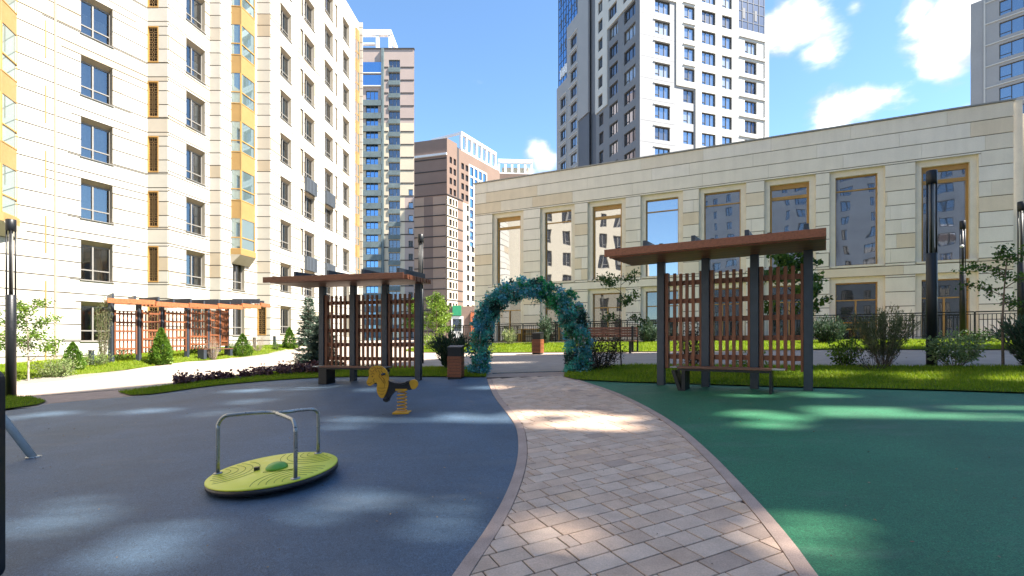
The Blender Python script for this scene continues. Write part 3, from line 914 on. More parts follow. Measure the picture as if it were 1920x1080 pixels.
# ------------------------------------------------------------------ cream apartment building on the left
def build_left():
    base = Z(-20, 30)
    root = thing('apartment_building', (-24, 32, base), 'tall cream stone apartment building with golden bay windows along the left side', 'building')
    A = Facade((-22.99, 28), (.404, .915)); R1 = Facade((-21.9, 30.46), (1, 0)); B = Facade((-20.68, 30.46), (.151, .989))
    R2 = Facade((-20.17, 33.79), (1, 0)); B2 = Facade((-19.45, 33.79), (.151, .989)); R3 = Facade((-18.885, 37.5), (1, 0))
    C = Facade((-17.9, 37.5), (.065, .998)); R4 = Facade((-16.74, 55.26), (1, 0)); E_ = Facade((-16.30, 55.26), (-.30, .954))
    Zb, Zt = -.6, EYE + 34.8
    FH = 3.33
    H = 2.15
    segs = []
    def rows(top0, n): return [EYE + top0 + FH * k for k in range(n)]
    aw, bw, cw, b2w = [], [], [], []
    for k, zt in enumerate(rows(2.15, 10)):
        aw.append((-.72, .80, zt))
        for s in (-7.6, -10.6, -14.2, -17.6, -21.2): aw.append((s, s + 1.55, zt))
    for k, zt in enumerate(rows(2.42, 10)): bw.append((1.35, 2.92, zt))
    for k, zt in enumerate(rows(2.73, 10)):
        for s0, s1 in ((1.4, 3.05), (5.28, 7.15), (9.25, 11.05), (13.45, 15.1)): cw.append((s0, s1, zt))
    b2w = [(1.15, 2.35, EYE + 2.55), (1.15, 2.35, EYE + 5.75)]
    vents_r1 = [(0.02, .67, EYE + 3.55 + 3.3 * k, EYE + 5.72 + 3.3 * k) for k in range(-1, 9)]
    vents_r3 = [(.06, .72, EYE + .45, EYE + 2.6)]
    vents_c = []
    for k in range(1, 10):
        zt = EYE + 2.73 + FH * k
        vents_c.append((4.6, 5.05, zt - 2.15, zt)); vents_c.append((11.6, 12.05, zt - 2.15, zt))
    bay_a = (-6.3, -3.3, EYE + 5.9, Zt)
    bay_b = (.95, 2.85, EYE + 6.2, Zt)
    jobs = []
    def seg(F, s0, s1, wins, vents, seed, lens, mats='joint_white', Yd=30, zt=Zt):
        holes = [(a, b, z - H, z) for a, b, z in wins] + vents
        mb = MB(); wall_quads(mb, F, subtract([(s0, s1, Zb, zt)], holes), 0.0)
        mb.build('wall', mats, root)
        for r in course_rects(s0, s1, Zb, zt, .8325, EYE + .07, holes, lens, seed):
            cz = (r[2] + r[3]) / 2 - EYE
            q = F.end((r[0] + r[1]) / 2)
            inview = abs(cz) / q[1] < .68 and q[0] / q[1] > -1.02
            sz = (r[1] - r[0]) * (r[3] - r[2]) / q[1] ** 2
            jobs.append((F, r, .035, sz if inview else sz * 1e-4))
        for i, (a, b, z) in enumerate(wins):
            put_house_window(root, F, a, z, b - a, H, .03, rnd.choice((0, 0, 1, 2, 3)))
    seg(A, -26, 2.69, aw, [], 1, 2.3)
    seg(R1, 0, 1.22, [], vents_r1, 2, 3)
    seg(B, 0, 3.37, bw, [], 3, 2.2)
    seg(R2, 0, .72, [], [], 4, 3)
    seg(B2, 0, 3.75, b2w, [], 5, 2.2)
    seg(R3, 0, .985, [], vents_r3, 6, 3)
    seg(C, 0, 17.8, cw, vents_c, 7, 2.4)
    seg(R4, 0, .44, [], [], 8, 3)
    seg(E_, 0, 9, [], [], 9, 3)
    cladding(root, jobs, 'stone_white', 290)
    # solid behind the facades, roof
    foot = [A.end(-26), A.end(2.69), (-21.9, 30.46), (-20.68, 30.46), (-20.17, 33.79), (-19.45, 33.79), (-18.885, 37.5), (-17.9, 37.5), (-16.74, 55.26), (-16.3, 55.26), (-19.0, 63.8), (-34, 64.2), (-46, 10)]
    mb = MB()
    v = [(x, y, Zt - .02) for x, y in foot]
    mb.add(v, [tuple(range(len(v)))])
    far = [(-19.0, 63.8), (-34, 64.26), (-46, 10), A.end(-26)]
    for (p, q) in zip(far[:-1], far[1:]): mb.quad((*p, Zb), (*q, Zb), (*q, Zt), (*p, Zt))
    mb.build('roof', 'joint_white', root)
    # lattice vents: frame, back and openwork
    def vent(F, r):
        a, b, c, e = r
        f = MB()
        fbox(f, F, a, a + .05, c, e, -.08, .05); fbox(f, F, b - .05, b, c, e, -.08, .05)
        fbox(f, F, a + .05, b - .05, c, c + .06, -.08, .05); fbox(f, F, a + .05, b - .05, e - .06, e, -.08, .05)
        o = f.build('vent_frame', 'gold_frame', root)
        k = MB(); k.quad(F.pt(a, c, -.10), F.pt(b, c, -.10), F.pt(b, e, -.10), F.pt(a, e, -.10)); k.build('vent_back', 'dark_void', o)
        l = MB()
        w = b - a - .1; n = 2 if w > .5 else 1
        cs = w / n; m = max(1, round((e - c - .12) / cs)); ch = (e - c - .12) / m
        for i in range(n):
            for j in range(m):
                x = a + .05 + cs * (i + .5); z = c + .06 + ch * (j + .5)
                ring = []
                for q in range(8):
                    t = 2 * math.pi * (q + .5) / 8
                    ring.append((x + math.cos(t) * cs * .36, z + math.sin(t) * ch * .36))
                for q in range(8):
                    p0, p1 = ring[q], ring[(q + 1) % 8]
                    d = Vector((p1[0] - p0[0], p1[1] - p0[1])).normalized(); nn = Vector((-d.y, d.x)) * .014
                    l.quad(F.pt(p0[0] - nn.x, p0[1] - nn.y, 0), F.pt(p1[0] - nn.x, p1[1] - nn.y, 0), F.pt(p1[0] + nn.x, p1[1] + nn.y, 0), F.pt(p0[0] + nn.x, p0[1] + nn.y, 0))
                for q in range(4):
                    t = math.pi / 4 + q * math.pi / 2
                    p0 = (x + math.cos(t) * cs * .2, z + math.sin(t) * ch * .2); p1 = (x + math.cos(t) * cs * .70, z + math.sin(t) * ch * .70)
                    d = Vector((p1[0] - p0[0], p1[1] - p0[1])).normalized(); nn = Vector((-d.y, d.x)) * .013
                    l.quad(F.pt(p0[0] - nn.x, p0[1] - nn.y, -.01), F.pt(p1[0] - nn.x, p1[1] - nn.y, -.01), F.pt(p1[0] + nn.x, p1[1] + nn.y, -.01), F.pt(p0[0] + nn.x, p0[1] + nn.y, -.01))
        l.build('openwork', 'lattice', o)
    for r in vents_r1: vent(R1, r)
    for r in vents_r3: vent(R3, r)
    vb = MB()
    for r in vents_c:
        f = MB(); a, b, c, e = r
        fbox(f, C, a, b, c, e, -.12, -.06)
        f.build('vent_panel', 'lintel', root)
    # tan edge strips on the near wall
    for s in (-1.85,):
        m = MB(); fbox(m, A, s - .05, s + .05, Zb, Zt, .03, .075); m.build('edge_strip', 'lintel', root)
    for k in range(-1, 10):
        m = MB(); fbox(m, A, -2.28, -2.22, EYE + 1.2 + 3.33 * k, EYE + 3.1 + 3.33 * k, .03, .06); m.build('edge_strip', 'gold', root)
    # dark balcony panels between some storeys
    for (s0, s1, ztop) in ((5.28, 7.15, EYE + 2.73 + FH * 4 - H), (5.28, 7.15, EYE + 2.73 + FH * 2 - H), (9.25, 11.05, EYE + 2.73 + FH * 4 - H), (9.25, 11.05, EYE + 2.73 + FH * 2 - H)):
        m = MB(); fbox(m, C, s0, s1, ztop - 1.2, ztop - .02, .03, .30); o = m.build('balcony_panel', 'balcony_panel', root)
        r = MB()
        for i in range(7):
            s = s0 + (s1 - s0) * (i + .5) / 7
            fbox(r, C, s - .02, s + .02, ztop - 1.18, ztop - .04, .30, .33)
        r.build('panel_rib', 'frame_dark', o)
    # golden bays
    def bay(plan, z0, zt, fh, zglass, corbel=True):
        P = [Vector((x, y, 0)) for x, y in plan]
        def faces():
            for a, b in zip(P[:-1], P[1:]): yield a, b
        n = int((zt - z0) / fh) + 1
        c = sum(P, Vector()) / len(P)
        for k in range(n):
            zb = z0 + .45 + k * fh
            ztp = min(zt, z0 + .45 + (k + 1) * fh)
            sp = MB(); gl = MB(); fr = MB()
            for a, b in faces():
                F = Facade((a.x, a.y), (b.x - a.x, b.y - a.y)); L = (b - a).length
                gh = zglass
                fbox(sp, F, -.02, L + .02, zb + gh, zb + fh, -.05, 0.0)
                gl.quad(F.pt(0, zb, -.03), F.pt(L, zb, -.03), F.pt(L, zb + gh, -.03), F.pt(0, zb + gh, -.03))
                fbox(fr, F, 0, .06, zb, zb + gh, -.06, .02); fbox(fr, F, L - .06, L, zb, zb + gh, -.06, .02)
                fbox(fr, F, .06, L - .06, zb + gh * .38 - .03, zb + gh * .38 + .03, -.06, .02)
                fbox(fr, F, .06, L - .06, zb, zb + .05, -.06, .02)
            o = sp.build('bay_spandrel', 'gold', root)
            fr.build('bay_frame', 'gold_frame', o); gl.build('pane', 'glass_bay', o)
        if corbel:
            m = MB()
            o_ = [c + (p - c) * 1.10 for p in P]; i_ = [c + (p - c) * .55 for p in P]
            k = len(P)
            v = [(p.x, p.y, z0 + .45) for p in o_] + [(p.x, p.y, z0 + .06) for p in o_]
            f = [(i, i + 1, k + i + 1, k + i) for i in range(k - 1)] + [tuple(reversed(range(k))), tuple(range(k, 2 * k))]
            m.add(v, f); m.build('bay_corbel', 'gold', root, fix=True)
            m = MB()
            v = [(p.x, p.y, z0 + .06) for p in o_] + [(p.x, p.y, z0 - .55) for p in (P[0], P[0].lerp(P[1], .15), P[-1].lerp(P[-2], .15), P[-1])][:k]
            m.add(v, [(i, i + 1, k + i + 1, k + i) for i in range(k - 1)]); m.build('bay_soffit', 'surround_white', root, fix=True)
    bay([(-19.36, 34.75), (-18.62, 34.82), (-18.42, 36.3), (-19.02, 36.6)], EYE + 5.9, Zt, 3.33, 2.1)
    q0 = Vector(A.pt(-6.6, 0, 0)); q1 = Vector(A.pt(-5.9, 0, .9)); q2 = Vector(A.pt(-4.3, 0, .9)); q3 = Vector(A.pt(-3.35, 0, 0))
    bay([(q.x, q.y) for q in (q0, q1, q2, q3)], EYE + 5.6, Zt, 3.33, 2.3)
    q0 = Vector(C.pt(16.7, 0, 0)); q1 = Vector(C.pt(16.8, 0, .22)); q2 = Vector(C.pt(17.5, 0, .22)); q3 = Vector(C.pt(17.7, 0, 0))
    bay([(q.x, q.y) for q in (q0, q1, q2, q3)], EYE + 6.5, Zt - 2, 3.33, 2.1)
build_left()

# ------------------------------------------------------------------ two-storey stone building on the right
RB = Facade((-2.28, 31), (.9, -.436))
RB_REF[0] = RB
def build_right():
    root = thing('stone_building', (10, 26, Z(8, 26)), 'low beige stone building with eight tall mirrored windows behind the railing', 'building')
    Zb, Zt = .9, EYE + 9.6
    W = 24.75
    cols = [(1.47, 3.05), (4.58, 6.18), (7.41, 9.02), (10.29, 11.93), (13.17, 14.83), (16.1, 17.72), (18.74, 20.32), (21.85, 23.44)]
    uz = (EYE + 3.38, EYE + 7.40); lz = (EYE - .05, EYE + 2.62)
    e = .24
    holes = []
    for a, b in cols:
        holes.append((a - e, b + e, uz[0] - .12, uz[1] + e)); holes.append((a - e, b + e, lz[0], lz[1] + e))
    mb = MB(); wall_quads(mb, RB, subtract([(0, W, Zb, Zt)], holes), 0); mb.build('wall', 'joint_beige', root)
    jobs = []
    for r in course_rects(0, W, Zb, Zt, .622, Zt - .622 * 20, holes, 2.6, 11):
        q = RB.end((r[0] + r[1]) / 2)
        jobs.append((RB, r, .04, (r[1] - r[0]) * (r[3] - r[2]) / q[1] ** 2))
    cladding(root, jobs, 'stone_beige', 300)
    for i, (a, b) in enumerate(cols):
        for up in (1, 0):
            z0, z1 = uz if up else lz
            o0, o1, p0, p1 = a - e, b + e, (z0 - .12 if up else z0), z1 + e
            # surround: recessed smooth band with its own reveals
            s = MB()
            for (x0, x1, y0, y1) in subtract([(o0, o1, p0, p1)], [(a, b, z0, z1)]):
                s.quad(RB.pt(x0, y0, -.10), RB.pt(x1, y0, -.10), RB.pt(x1, y1, -.10), RB.pt(x0, y1, -.10))
            def lining(x0, x1, y0, y1, d0, d1):
                s.quad(RB.pt(x0, y0, d0), RB.pt(x0, y0, d1), RB.pt(x0, y1, d1), RB.pt(x0, y1, d0)); s.quad(RB.pt(x1, y0, d1), RB.pt(x1, y0, d0), RB.pt(x1, y1, d0), RB.pt(x1, y1, d1))
                s.quad(RB.pt(x0, y1, d0), RB.pt(x0, y1, d1), RB.pt(x1, y1, d1), RB.pt(x1, y1, d0)); s.quad(RB.pt(x0, y0, d1), RB.pt(x0, y0, d0), RB.pt(x1, y0, d0), RB.pt(x1, y0, d1))
            lining(o0, o1, p0, p1, .04, -.10); lining(a, b, z0, z1, -.10, -.34)
            so = s.build('window_surround', 'surround', root)
            if up:
                m = MB(); fbox(m, RB, a - .2, b + .2, z0 - .09, z0 - .003, -.095, .06); m.build('sill', 'surround', so)
            thick = up and i in (0, 2, 5, 7)
            fw = .09 if thick else .045
            f = MB()
            fbox(f, RB, a, a + fw, z0, z1, -.34, -.25); fbox(f, RB, b - fw, b, z0, z1, -.34, -.25)
            fbox(f, RB, a + fw, b - fw, z1 - (.22 if thick else .05), z1, -.34, -.25); fbox(f, RB, a + fw, b - fw, z0, z0 + .05, -.34, -.25)
            tz = z1 - (.62 if up else .78)
            fbox(f, RB, a + fw, b - fw, tz - (.09 if thick else .025), tz + (.06 if thick else .025), -.335, -.252)
            if not up: fbox(f, RB, (a + b) / 2 - .03, (a + b) / 2 + .03, z0 + .05, tz - .03, -.335, -.252)
            w = f.build('window_frame', 'gold_frame', root)
            g = MB(); g.quad(RB.pt(a, z0, -.31), RB.pt(b, z0, -.31), RB.pt(b, z1, -.31), RB.pt(a, z1, -.31))
            g.build('pane', 'glass_shop' if up else 'glass_lower', w)
    m = MB(); fbox(m, RB, -.06, W + .06, Zt, Zt + .06, -.6, .09); m.build('coping', 'coping', root)
    # flank walls, roof and the narrow pier beyond the corner
    m = MB()
    a, b = RB.pt(0, 0, -.0), RB.pt(W, 0, 0); c, d = RB.pt(W, 0, -14), RB.pt(0, 0, -14)
    for p, q in ((b, c), (c, d), (d, a)): m.quad((p[0], p[1], Zb), (q[0], q[1], Zb), (q[0], q[1], Zt), (p[0], p[1], Zt))
    m.quad((a[0], a[1], Zt - .01), (b[0], b[1], Zt - .01), (c[0], c[1], Zt - .01), (d[0], d[1], Zt - .01))
    m.build('roof', 'surround', root)
    m = MB(); fbox(m, RB, W + .01, W + .30, Zb, Zt + .02, -1.2, -.05); m.build('corner_pier', 'surround', root)
    m = MB(); fbox(m, RB, W + .30, W + 6, Zb, Zt - .4, -1.6, -.5); o = m.build('side_wing', 'surround', root)
    for k in range(3):
        g = MB(); fbox(g, RB, W + .5, W + 1.8, EYE + .6 + k * 2.9, EYE + 2.7 + k * 2.9, -.5, -.48); g.build('pane', 'glass_tower', o)
build_right()

# ------------------------------------------------------------------ grey and white tower
def build_grey_tower():
    root = thing('residential_tower', (24, 92, 0), 'tall white and grey residential tower rising behind the stone building', 'building', None)
    Rf = Facade((20.2, 80), (.945, .327)); Lf = Facade((9.834, 109.957), (.327, -.945))
    T0 = EYE + 51.4; ST = 3.39; H = 2.15
    Zb, Zt = 0, EYE + 75.5
    rows = [T0 + ST * j for j in range(-8, 5)]
    z_step = EYE + 41.5; z_top1 = EYE + 54.9; zr_top = EYE + 53.3
    holes_r, wins_r = [], []
    for z in rows:
        for ci, (a, b, nm) in enumerate(((2.78, 5.61, 2), (8.19, 10.3, 1), (11.68, 14.5, 2), (15.81, 17.9, 1), (20.6, 23.2, 2))):
            if ci == 4 and z > zr_top - .5: continue
            wins_r.append((a, b, z, nm, ci)); holes_r.append((a, b, z - H, z))
    zones = [(0, 6.73, Zb, z_top1, 'tower_light', 0), (6.73, 10.5, Zb, z_step, 'tower_light', 0), (6.73, 10.5, z_step, Zt, 'tower_white', .22), (0, 6.73, z_top1, Zt, 'tower_white', .22), (10.5, 19.3, Zb, Zt, 'tower_white', .22), (19.3, 25.93, Zb, zr_top, 'tower_white', .22)]
    def build_zones(F, zones, holes):
        for (a, b, c, e, m, d) in zones:
            mb = MB(); wall_quads(mb, F, subtract([(a, b, c, e)], holes), d)
            if d > 0:
                mb.quad(F.pt(a, c, d), F.pt(a, e, d), F.pt(a, e, -.05), F.pt(a, c, -.05)); mb.quad(F.pt(b, c, d), F.pt(b, c, -.05), F.pt(b, e, -.05), F.pt(b, e, d))
                mb.quad(F.pt(a, e, d), F.pt(b, e, d), F.pt(b, e, -.05), F.pt(a, e, -.05)); mb.quad(F.pt(a, c, d), F.pt(a, c, -.05), F.pt(b, c, -.05), F.pt(b, c, d))
            mb.build('wall_panel', m, root)
    build_zones(Rf, zones, holes_r)
    def zone_at(zs, s, z):
        for q in zs:
            if q[0] <= s <= q[1] and q[2] <= z <= q[3]: return q
        return zs[0]
    for (a, b, z, nm, ci) in wins_r:
        q = zone_at(zones, (a + b) / 2, z - 1)
        put_tower_window(root, Rf, a, b, z, H, nm, 'frame_dark', q[4], rnd.choice(('glass_tower', 'glass_tower', 'glass_dark', 'glass_pale')), q[5], .34)
        if ci == 4:
            m = MB(); fbox(m, Rf, 19.5, 25.0, z + .42, z + .62, q[5], q[5] + .22); fbox(m, Rf, 24.85, 25.0, z - H - .1, z + .42, q[5], q[5] + .15); m.build('window_band', 'tower_frame', root)
        elif ci == 1 and z > z_step:
            m = MB(); fbox(m, Rf, 8.0, 10.4, z + .35, z + .5, q[5], q[5] + .2); m.build('window_hood', 'tower_frame', root)
        elif ci == 0:
            m = MB(); fbox(m, Rf, 2.5, 5.7, z + .02, z + .12, q[5], q[5] + .14); m.build('window_hood', 'tower_frame', root)
    for k in range(-8, 6):
        m = MB(); fbox(m, Rf, .15, 6.7, T0 + ST * k + .62, T0 + ST * k + .66, 0, .012); m.build('panel_joint', 'tower_grey', root)
    # left face
    zones_l = [(0, 5.12, Zb, EYE + 54.7, 'tower_light', .15), (5.12, 10.4, Zb, EYE + 65, 'tower_light', .15), (10.4, 14.8, EYE + 43.4, Zt, 'tower_light', .3), (10.4, 14.8, Zb, EYE + 43.4, 'tower_dark', .1),
               (14.8, 17.4, EYE + 43, Zt, 'tower_grey', -.4), (14.8, 17.4, Zb, EYE + 43, 'tower_dark', -.4),
               (17.4, 21.7, EYE + 41.8, Zt, 'tower_white', .2), (17.4, 21.7, Zb, EYE + 41.8, 'tower_grey', 0), (21.7, 31.7, Zb, EYE + 55, 'tower_grey', 0), (21.7, 31.7, EYE + 55, Zt, 'tower_white', .2)]
    holes_l, wins_l = [], []
    for z in rows:
        for (a, b, nm) in ((1.95, 4.7, 1), (6.89, 9.7, 1), (18.5, 20.1, 1), (22.2, 25.0, 2), (27.0, 30.4, 2)):
            top = 54.7 if b < 5 else (65 if b < 10 else 78)
            if z > EYE + top - .4: continue
            wins_l.append((a, b, z, nm)); holes_l.append((a, b, z - H, z))
    build_zones(Lf, zones_l, holes_l)
    for (a, b, z, nm) in wins_l:
        q = zone_at(zones_l, (a + b) / 2, z - 1)
        put_tower_window(root, Lf, a, b, z, H, nm, 'frame_dark', q[4], rnd.choice(('glass_dark', 'glass_dark', 'glass_pale', 'glass_tower')), q[5], .34)
        if b < 10:
            m = MB(); s1 = 5.0 if b < 5 else 10.2
            fbox(m, Lf, a - .8, s1, z + .35, z + .5, q[5], q[5] + .15); fbox(m, Lf, s1 - .12, s1, z - H - .3, z + .35, q[5], q[5] + .15)
            m.build('window_band', 'tower_frame', root)
    # glazed corners
    def glazed(F, s0, s1, z0, z1, d, nx, rowh=1.7, glass='glass_blue'):
        g = MB(); g.quad(F.pt(s0, z0, d), F.pt(s1, z0, d), F.pt(s1, z1, d), F.pt(s0, z1, d)); o = g.build('glazing', glass, root)
        b = MB()
        for i in range(nx + 1):
            s = s0 + (s1 - s0) * i / nx
            fbox(b, F, s - .05, s + .05, z0, z1, d, d + .06)
        z = z0
        while z < z1:
            fbox(b, F, s0, s1, z, z + .08, d + .005, d + .055); z += rowh
        b.build('mullion', 'tower_dark', o)
        for i in range(2):
            w = MB(); ss = s0 + (s1 - s0) * (.22 + .42 * i)
            for k in range(int((z1 - z0) / 5.1)):
                fbox(w, F, ss, ss + .55, z0 + 2.2 + k * 5.1, z0 + 4.0 + k * 5.1, d, d + .05)
            if w.v: w.build('vent_flap', 'tower_dark', o)
    glazed(Lf, 0, 5.12, EYE + 54.7, Zt, -.3, 4); glazed(Lf, 5.12, 10.4, EYE + 65, Zt, -.25, 4)
    glazed(Rf, 19.3, 25.4, zr_top, Zt, -.3, 5, 1.7, 'glass_dark')
    c = MB()
    prism_core(c, [Rf.pt(.5, 0, -.6)[:2], Rf.pt(25.4, 0, -.6)[:2], Rf.pt(25.4, 0, -31)[:2], Rf.pt(.5, 0, -31)[:2]], 0, zr_top - .1)
    prism_core(c, [Rf.pt(.5, 0, -.7)[:2], Rf.pt(25.2, 0, -.7)[:2], Rf.pt(25.2, 0, -30.9)[:2], Rf.pt(.5, 0, -30.9)[:2]], zr_top - .2, Zt)
    c.build('core', 'tower_grey', root)
    for k, (s, z) in enumerate(((1.2, 56.2), (2.0, 56.3), (2.8, 56.2), (3.5, 56.4), (4.2, 56.2))):
        m = MB(); fbox(m, Lf, s, s + .45, EYE + z, EYE + z + 1.9, -.28, -.1); fbox(m, Lf, s + .45, s + .7, EYE + z + .8, EYE + z + 1.1, -.28, -.1); m.build('roof_letter', 'white_paint', root)
build_grey_tower()

# ------------------------------------------------------------------ beige and taupe tower with slate balcony bands
def build_band_tower():
    root = thing('residential_tower', (-28, 120, 0), 'narrow cream and taupe tower with slate balcony bands beside the brown one', 'building')
    Y = 115
    F = Facade((-36.0, Y), (1, 0))
    Wd = 13.75
    Zt = EYE + 66.3; ST = 2.92
    zc = EYE + 49.6
    def X(px): return (px - 960) / 950 * Y + 36.0
    s_a, s_b, s_c, s_d = X(686), X(709), X(729), X(750)
    pipe = X(718)
    holes = []; wins = []
    z = EYE + 62.2; k = 0
    while z > EYE - 2:
        if k >= 2:
            wins.append((s_a, s_b, z + .5, 2.1, 2, 'glass_blue'))
        wins.append((s_c, s_d, z + 1.7, 1.75, 2, 'glass_dark'))
        if z < EYE + 33: wins.append((X(766), X(774), z + 1.5, 1.5, 1, 'glass_tower'))
        z -= ST; k += 1
    holes = [(a, b, zt - h, zt) for a, b, zt, h, _, _ in wins]
    for (a, b, c, e, m, d) in ((0, Wd, zc, Zt, 'taupe_clad', 0), (0, X(759), 0, zc, 'cream_clad', 0), (X(759), Wd, EYE + 33, zc, 'cream_clad', 0), (X(759), Wd, 0, EYE + 33, 'taupe_clad', 0)):
        mb = MB(); wall_quads(mb, F, subtract([(a, b, c, e)], holes), d); mb.build('wall_panel', m, root)
    for a, b, zt, h, nm, g in wins: put_tower_window(root, F, a, b, zt, h, nm, 'frame_grey', 'slate_band', g, 0, .35)
    z = EYE + 62.2; k = 0
    while z > EYE - 2:
        if k < 2:
            m = MB(); fbox(m, F, X(678), X(716), z - 1.35, z + 1.0, 0, .35); o = m.build('balcony_glazing', 'glass_blue', root)
            r = MB(); fbox(r, F, X(677), X(717), z - 1.55, z - 1.36, -.05, .45); r.build('balcony_rail', 'white_paint', o)
        else:
            m = MB(); fbox(m, F, X(677), X(716.5), z - 3.0, z - 1.75, 0, .5); m.build('balcony_band', 'slate_band', root)
        m = MB(); fbox(m, F, s_c - .05, s_d + .05, z - ST + 1.82, z - .12, 0, .2); m.build('window_apron', 'slate_band', root)
        m = MB(); fbox(m, F, X(751), Wd, z - .1, z + .12, 0, .08); fbox(m, F, X(720), s_c - .1, z - .1, z + .12, 0, .08); m.build('string_course', 'dark_line', root)
        z -= ST; k += 1
    m = MB(); fbox(m, F, pipe - .28, pipe + .28, 0, Zt, 0, .5); m.build('downpipe', 'slate_band', root)
    m = MB(); fbox(m, F, -.1, Wd + .1, Zt, Zt + .25, -.5, .15); m.build('parapet', 'dark_line', root)
    c = MB(); prism_core(c, [(-35.6, Y + .5), (-36 + Wd - .02, Y + .5), (-25.2, Y + 14), (-38, Y + 14)], 0, Zt - .05); c.build('core', 'taupe_clad', root)
    m = MB()
    x0, x1 = X(640), X(731)
    for (a, b) in ((x0, x0 + .5), (X(702), X(708)), (X(726), x1)):
        fbox(m, F, a, b, Zt, Zt + 4.6, -2, -1.2)
    fbox(m, F, x0, x1, Zt + 4.0, Zt + 5.2, -2.1, -1.1); fbox(m, F, x0, X(704), Zt + 1.9, Zt + 2.3, -2, -1.3)
    fbox(m, F, x0, X(700), Zt, Zt + 1.7, -5, -2.4)
    fbox(m, F, x1 - .7, x1, Zt + 4.0, Zt + 5.1, -10, -2.1)
    m.build('roof_frame', 'white_paint', root)
build_band_tower()

# ------------------------------------------------------------------ brown block
def build_brown():
    root = thing('residential_block', (-18, 158, 0), 'brown and cream apartment block with stepped top in the centre distance', 'building')
    Kx, Ky = -19.26, 150
    Rf = Facade((Kx, Ky), (.50, .866)); Lf = Facade((Kx - 10.9, Ky + 3.43), (.954, -.30))
    Zt = EYE + 60.2; ST = 3.12; zs = EYE + 43.0
    lw = 11.43
    mb = MB(); wall_quads(mb, Lf, [(0, lw, zs, Zt)], 0); mb.build('wall_panel', 'brown_clad', root)
    mb = MB(); wall_quads(mb, Lf, [(0, lw, 0, zs)], .6); mb.quad(Lf.pt(0, zs, .6), Lf.pt(lw, zs, .6), Lf.pt(lw, zs, 0), Lf.pt(0, zs, 0)); mb.build('wall_panel', 'brown_mid', root)
    m = MB(); fbox(m, Lf, 4.2, 7.2, 0, zs, .6, .64); m.build('wall_stripe', 'brown_clad', root)
    m = MB(); fbox(m, Lf, -.1, lw, EYE + 55.2, EYE + 55.8, 0, .5); m.build('cornice', 'white_paint', root)
    z = EYE + 3
    while z < Zt - 4:
        m = MB(); fbox(m, Lf, 0, lw, z - .14, z + .14, 0, .75 if z < zs else .12); m.build('string_course', 'dark_line', root); z += ST * (1 if z < zs else 1.15)
    def col(px0, px1):
        def s(px):
            u = (px - 960) / 950
            return (u * Ky - Kx) / (.50 - u * .866)
        return s(px0), s(px1)
    wins = []; z = EYE + 55.2; k = 0
    while z > EYE + 2:
        cs = [(843, 847.5), (850.5, 855), (865, 870), (873, 878)] if z > zs else [(842, 847), (849, 852), (854, 857), (875, 880), (884, 889)]
        if z > EYE + 45: cs += [(926, 929), (933, 936)]
        for a, b in cs:
            a, b = col(a, b); wins.append((a, b, z, 1.9))
        z -= ST; k += 1
    s856, s860 = col(857, 860.5); s880 = col(880, 881)[0]; s912 = col(912, 913)[0]; s868 = col(868, 869)[0]; s858 = col(858, 859)[0]
    rw = 30
    holes = [(a, b, z - h, z) for a, b, z, h in wins]
    holes.append((s880, s912, EYE + 30, EYE + 56))
    for (a, b, c, e, m) in ((0, rw, zs, Zt - 1.2, 'brown_light'), (0, s858, 0, zs, 'cream_clad'), (s858, s868, 0, zs, 'brown_light'), (s868, rw, 0, zs, 'cream_clad')):
        mb = MB(); wall_quads(mb, Rf, subtract([(a, b, c, e)], holes), 0 if c > 1 else .05); mb.build('wall_panel', m, root)
    m = MB(); fbox(m, Rf, 0, s856, Zt - 1.2, Zt, -6, 0); m.build('parapet', 'brown_light', root)
    m = MB(); fbox(m, Rf, s856, s860, EYE + 30, Zt - 1, -.02, .02); m.build('recess', 'dark_line', root)
    for a, b, z, h in wins: put_tower_window(root, Rf, a, b, z, h, 1, 'frame_dark', 'brown_light' if z > zs else 'cream_clad', 'glass_dark', 0 if z > zs else .05, .4)
    z = EYE + 3
    while z < zs + 1:
        m = MB(); fbox(m, Rf, 0, s868, z - .14, z + .14, .05, .2); m.build('string_course', 'dark_line', root); z += ST
    g = MB(); g.quad(Rf.pt(s880, EYE + 30, -.2), Rf.pt(s912, EYE + 30, -.2), Rf.pt(s912, EYE + 56, -.2), Rf.pt(s880, EYE + 56, -.2)); o = g.build('glazing', 'glass_blue', root)
    b = MB()
    for i in range(5):
        s = s880 + (s912 - s880) * i / 4; fbox(b, Rf, s - .3, s + .3, EYE + 30, EYE + 56, -.2, .05)
    for i in range(8): fbox(b, Rf, s880, s912, EYE + 55.4 - i * 3.4, EYE + 56 - i * 3.4, -.19, .04)
    b.build('mullion', 'tower_frame', o)
    m = MB()
    s0, s1 = col(868, 869)[0], col(934, 935)[0]
    fbox(m, Rf, s0, s1, Zt + 4.2, Zt + 5.1, -1.5, -.6); fbox(m, Rf, s0, s1, Zt - 1.2, Zt - .4, -1.6, -.5)
    for i in range(8):
        s = s0 + (s1 - s0 - .7) * i / 7; fbox(m, Rf, s, s + .7, Zt - .4, Zt + 4.2, -1.4, -.7)
    for i in range(5):
        d = -1.5 - i * 2.2; fbox(m, Rf, s0, s0 + .5, Zt + 4.3, Zt + 5.0, d - 2.2, d)
    fbox(m, Rf, s0, s0 + .6, Zt - .4, Zt + 4.3, -12.5, -11.8)
    m.build('roof_frame', 'white_paint', root)
    c = MB(); prism_core(c, [Rf.pt(0.02, 0, -.6)[:2], Rf.pt(rw, 0, -.6)[:2], Rf.pt(rw, 0, -12)[:2], Rf.pt(0.0, 0, -11.3)[:2]], 0, Zt - 1.4); c.build('core', 'brown_clad', root)
build_brown()

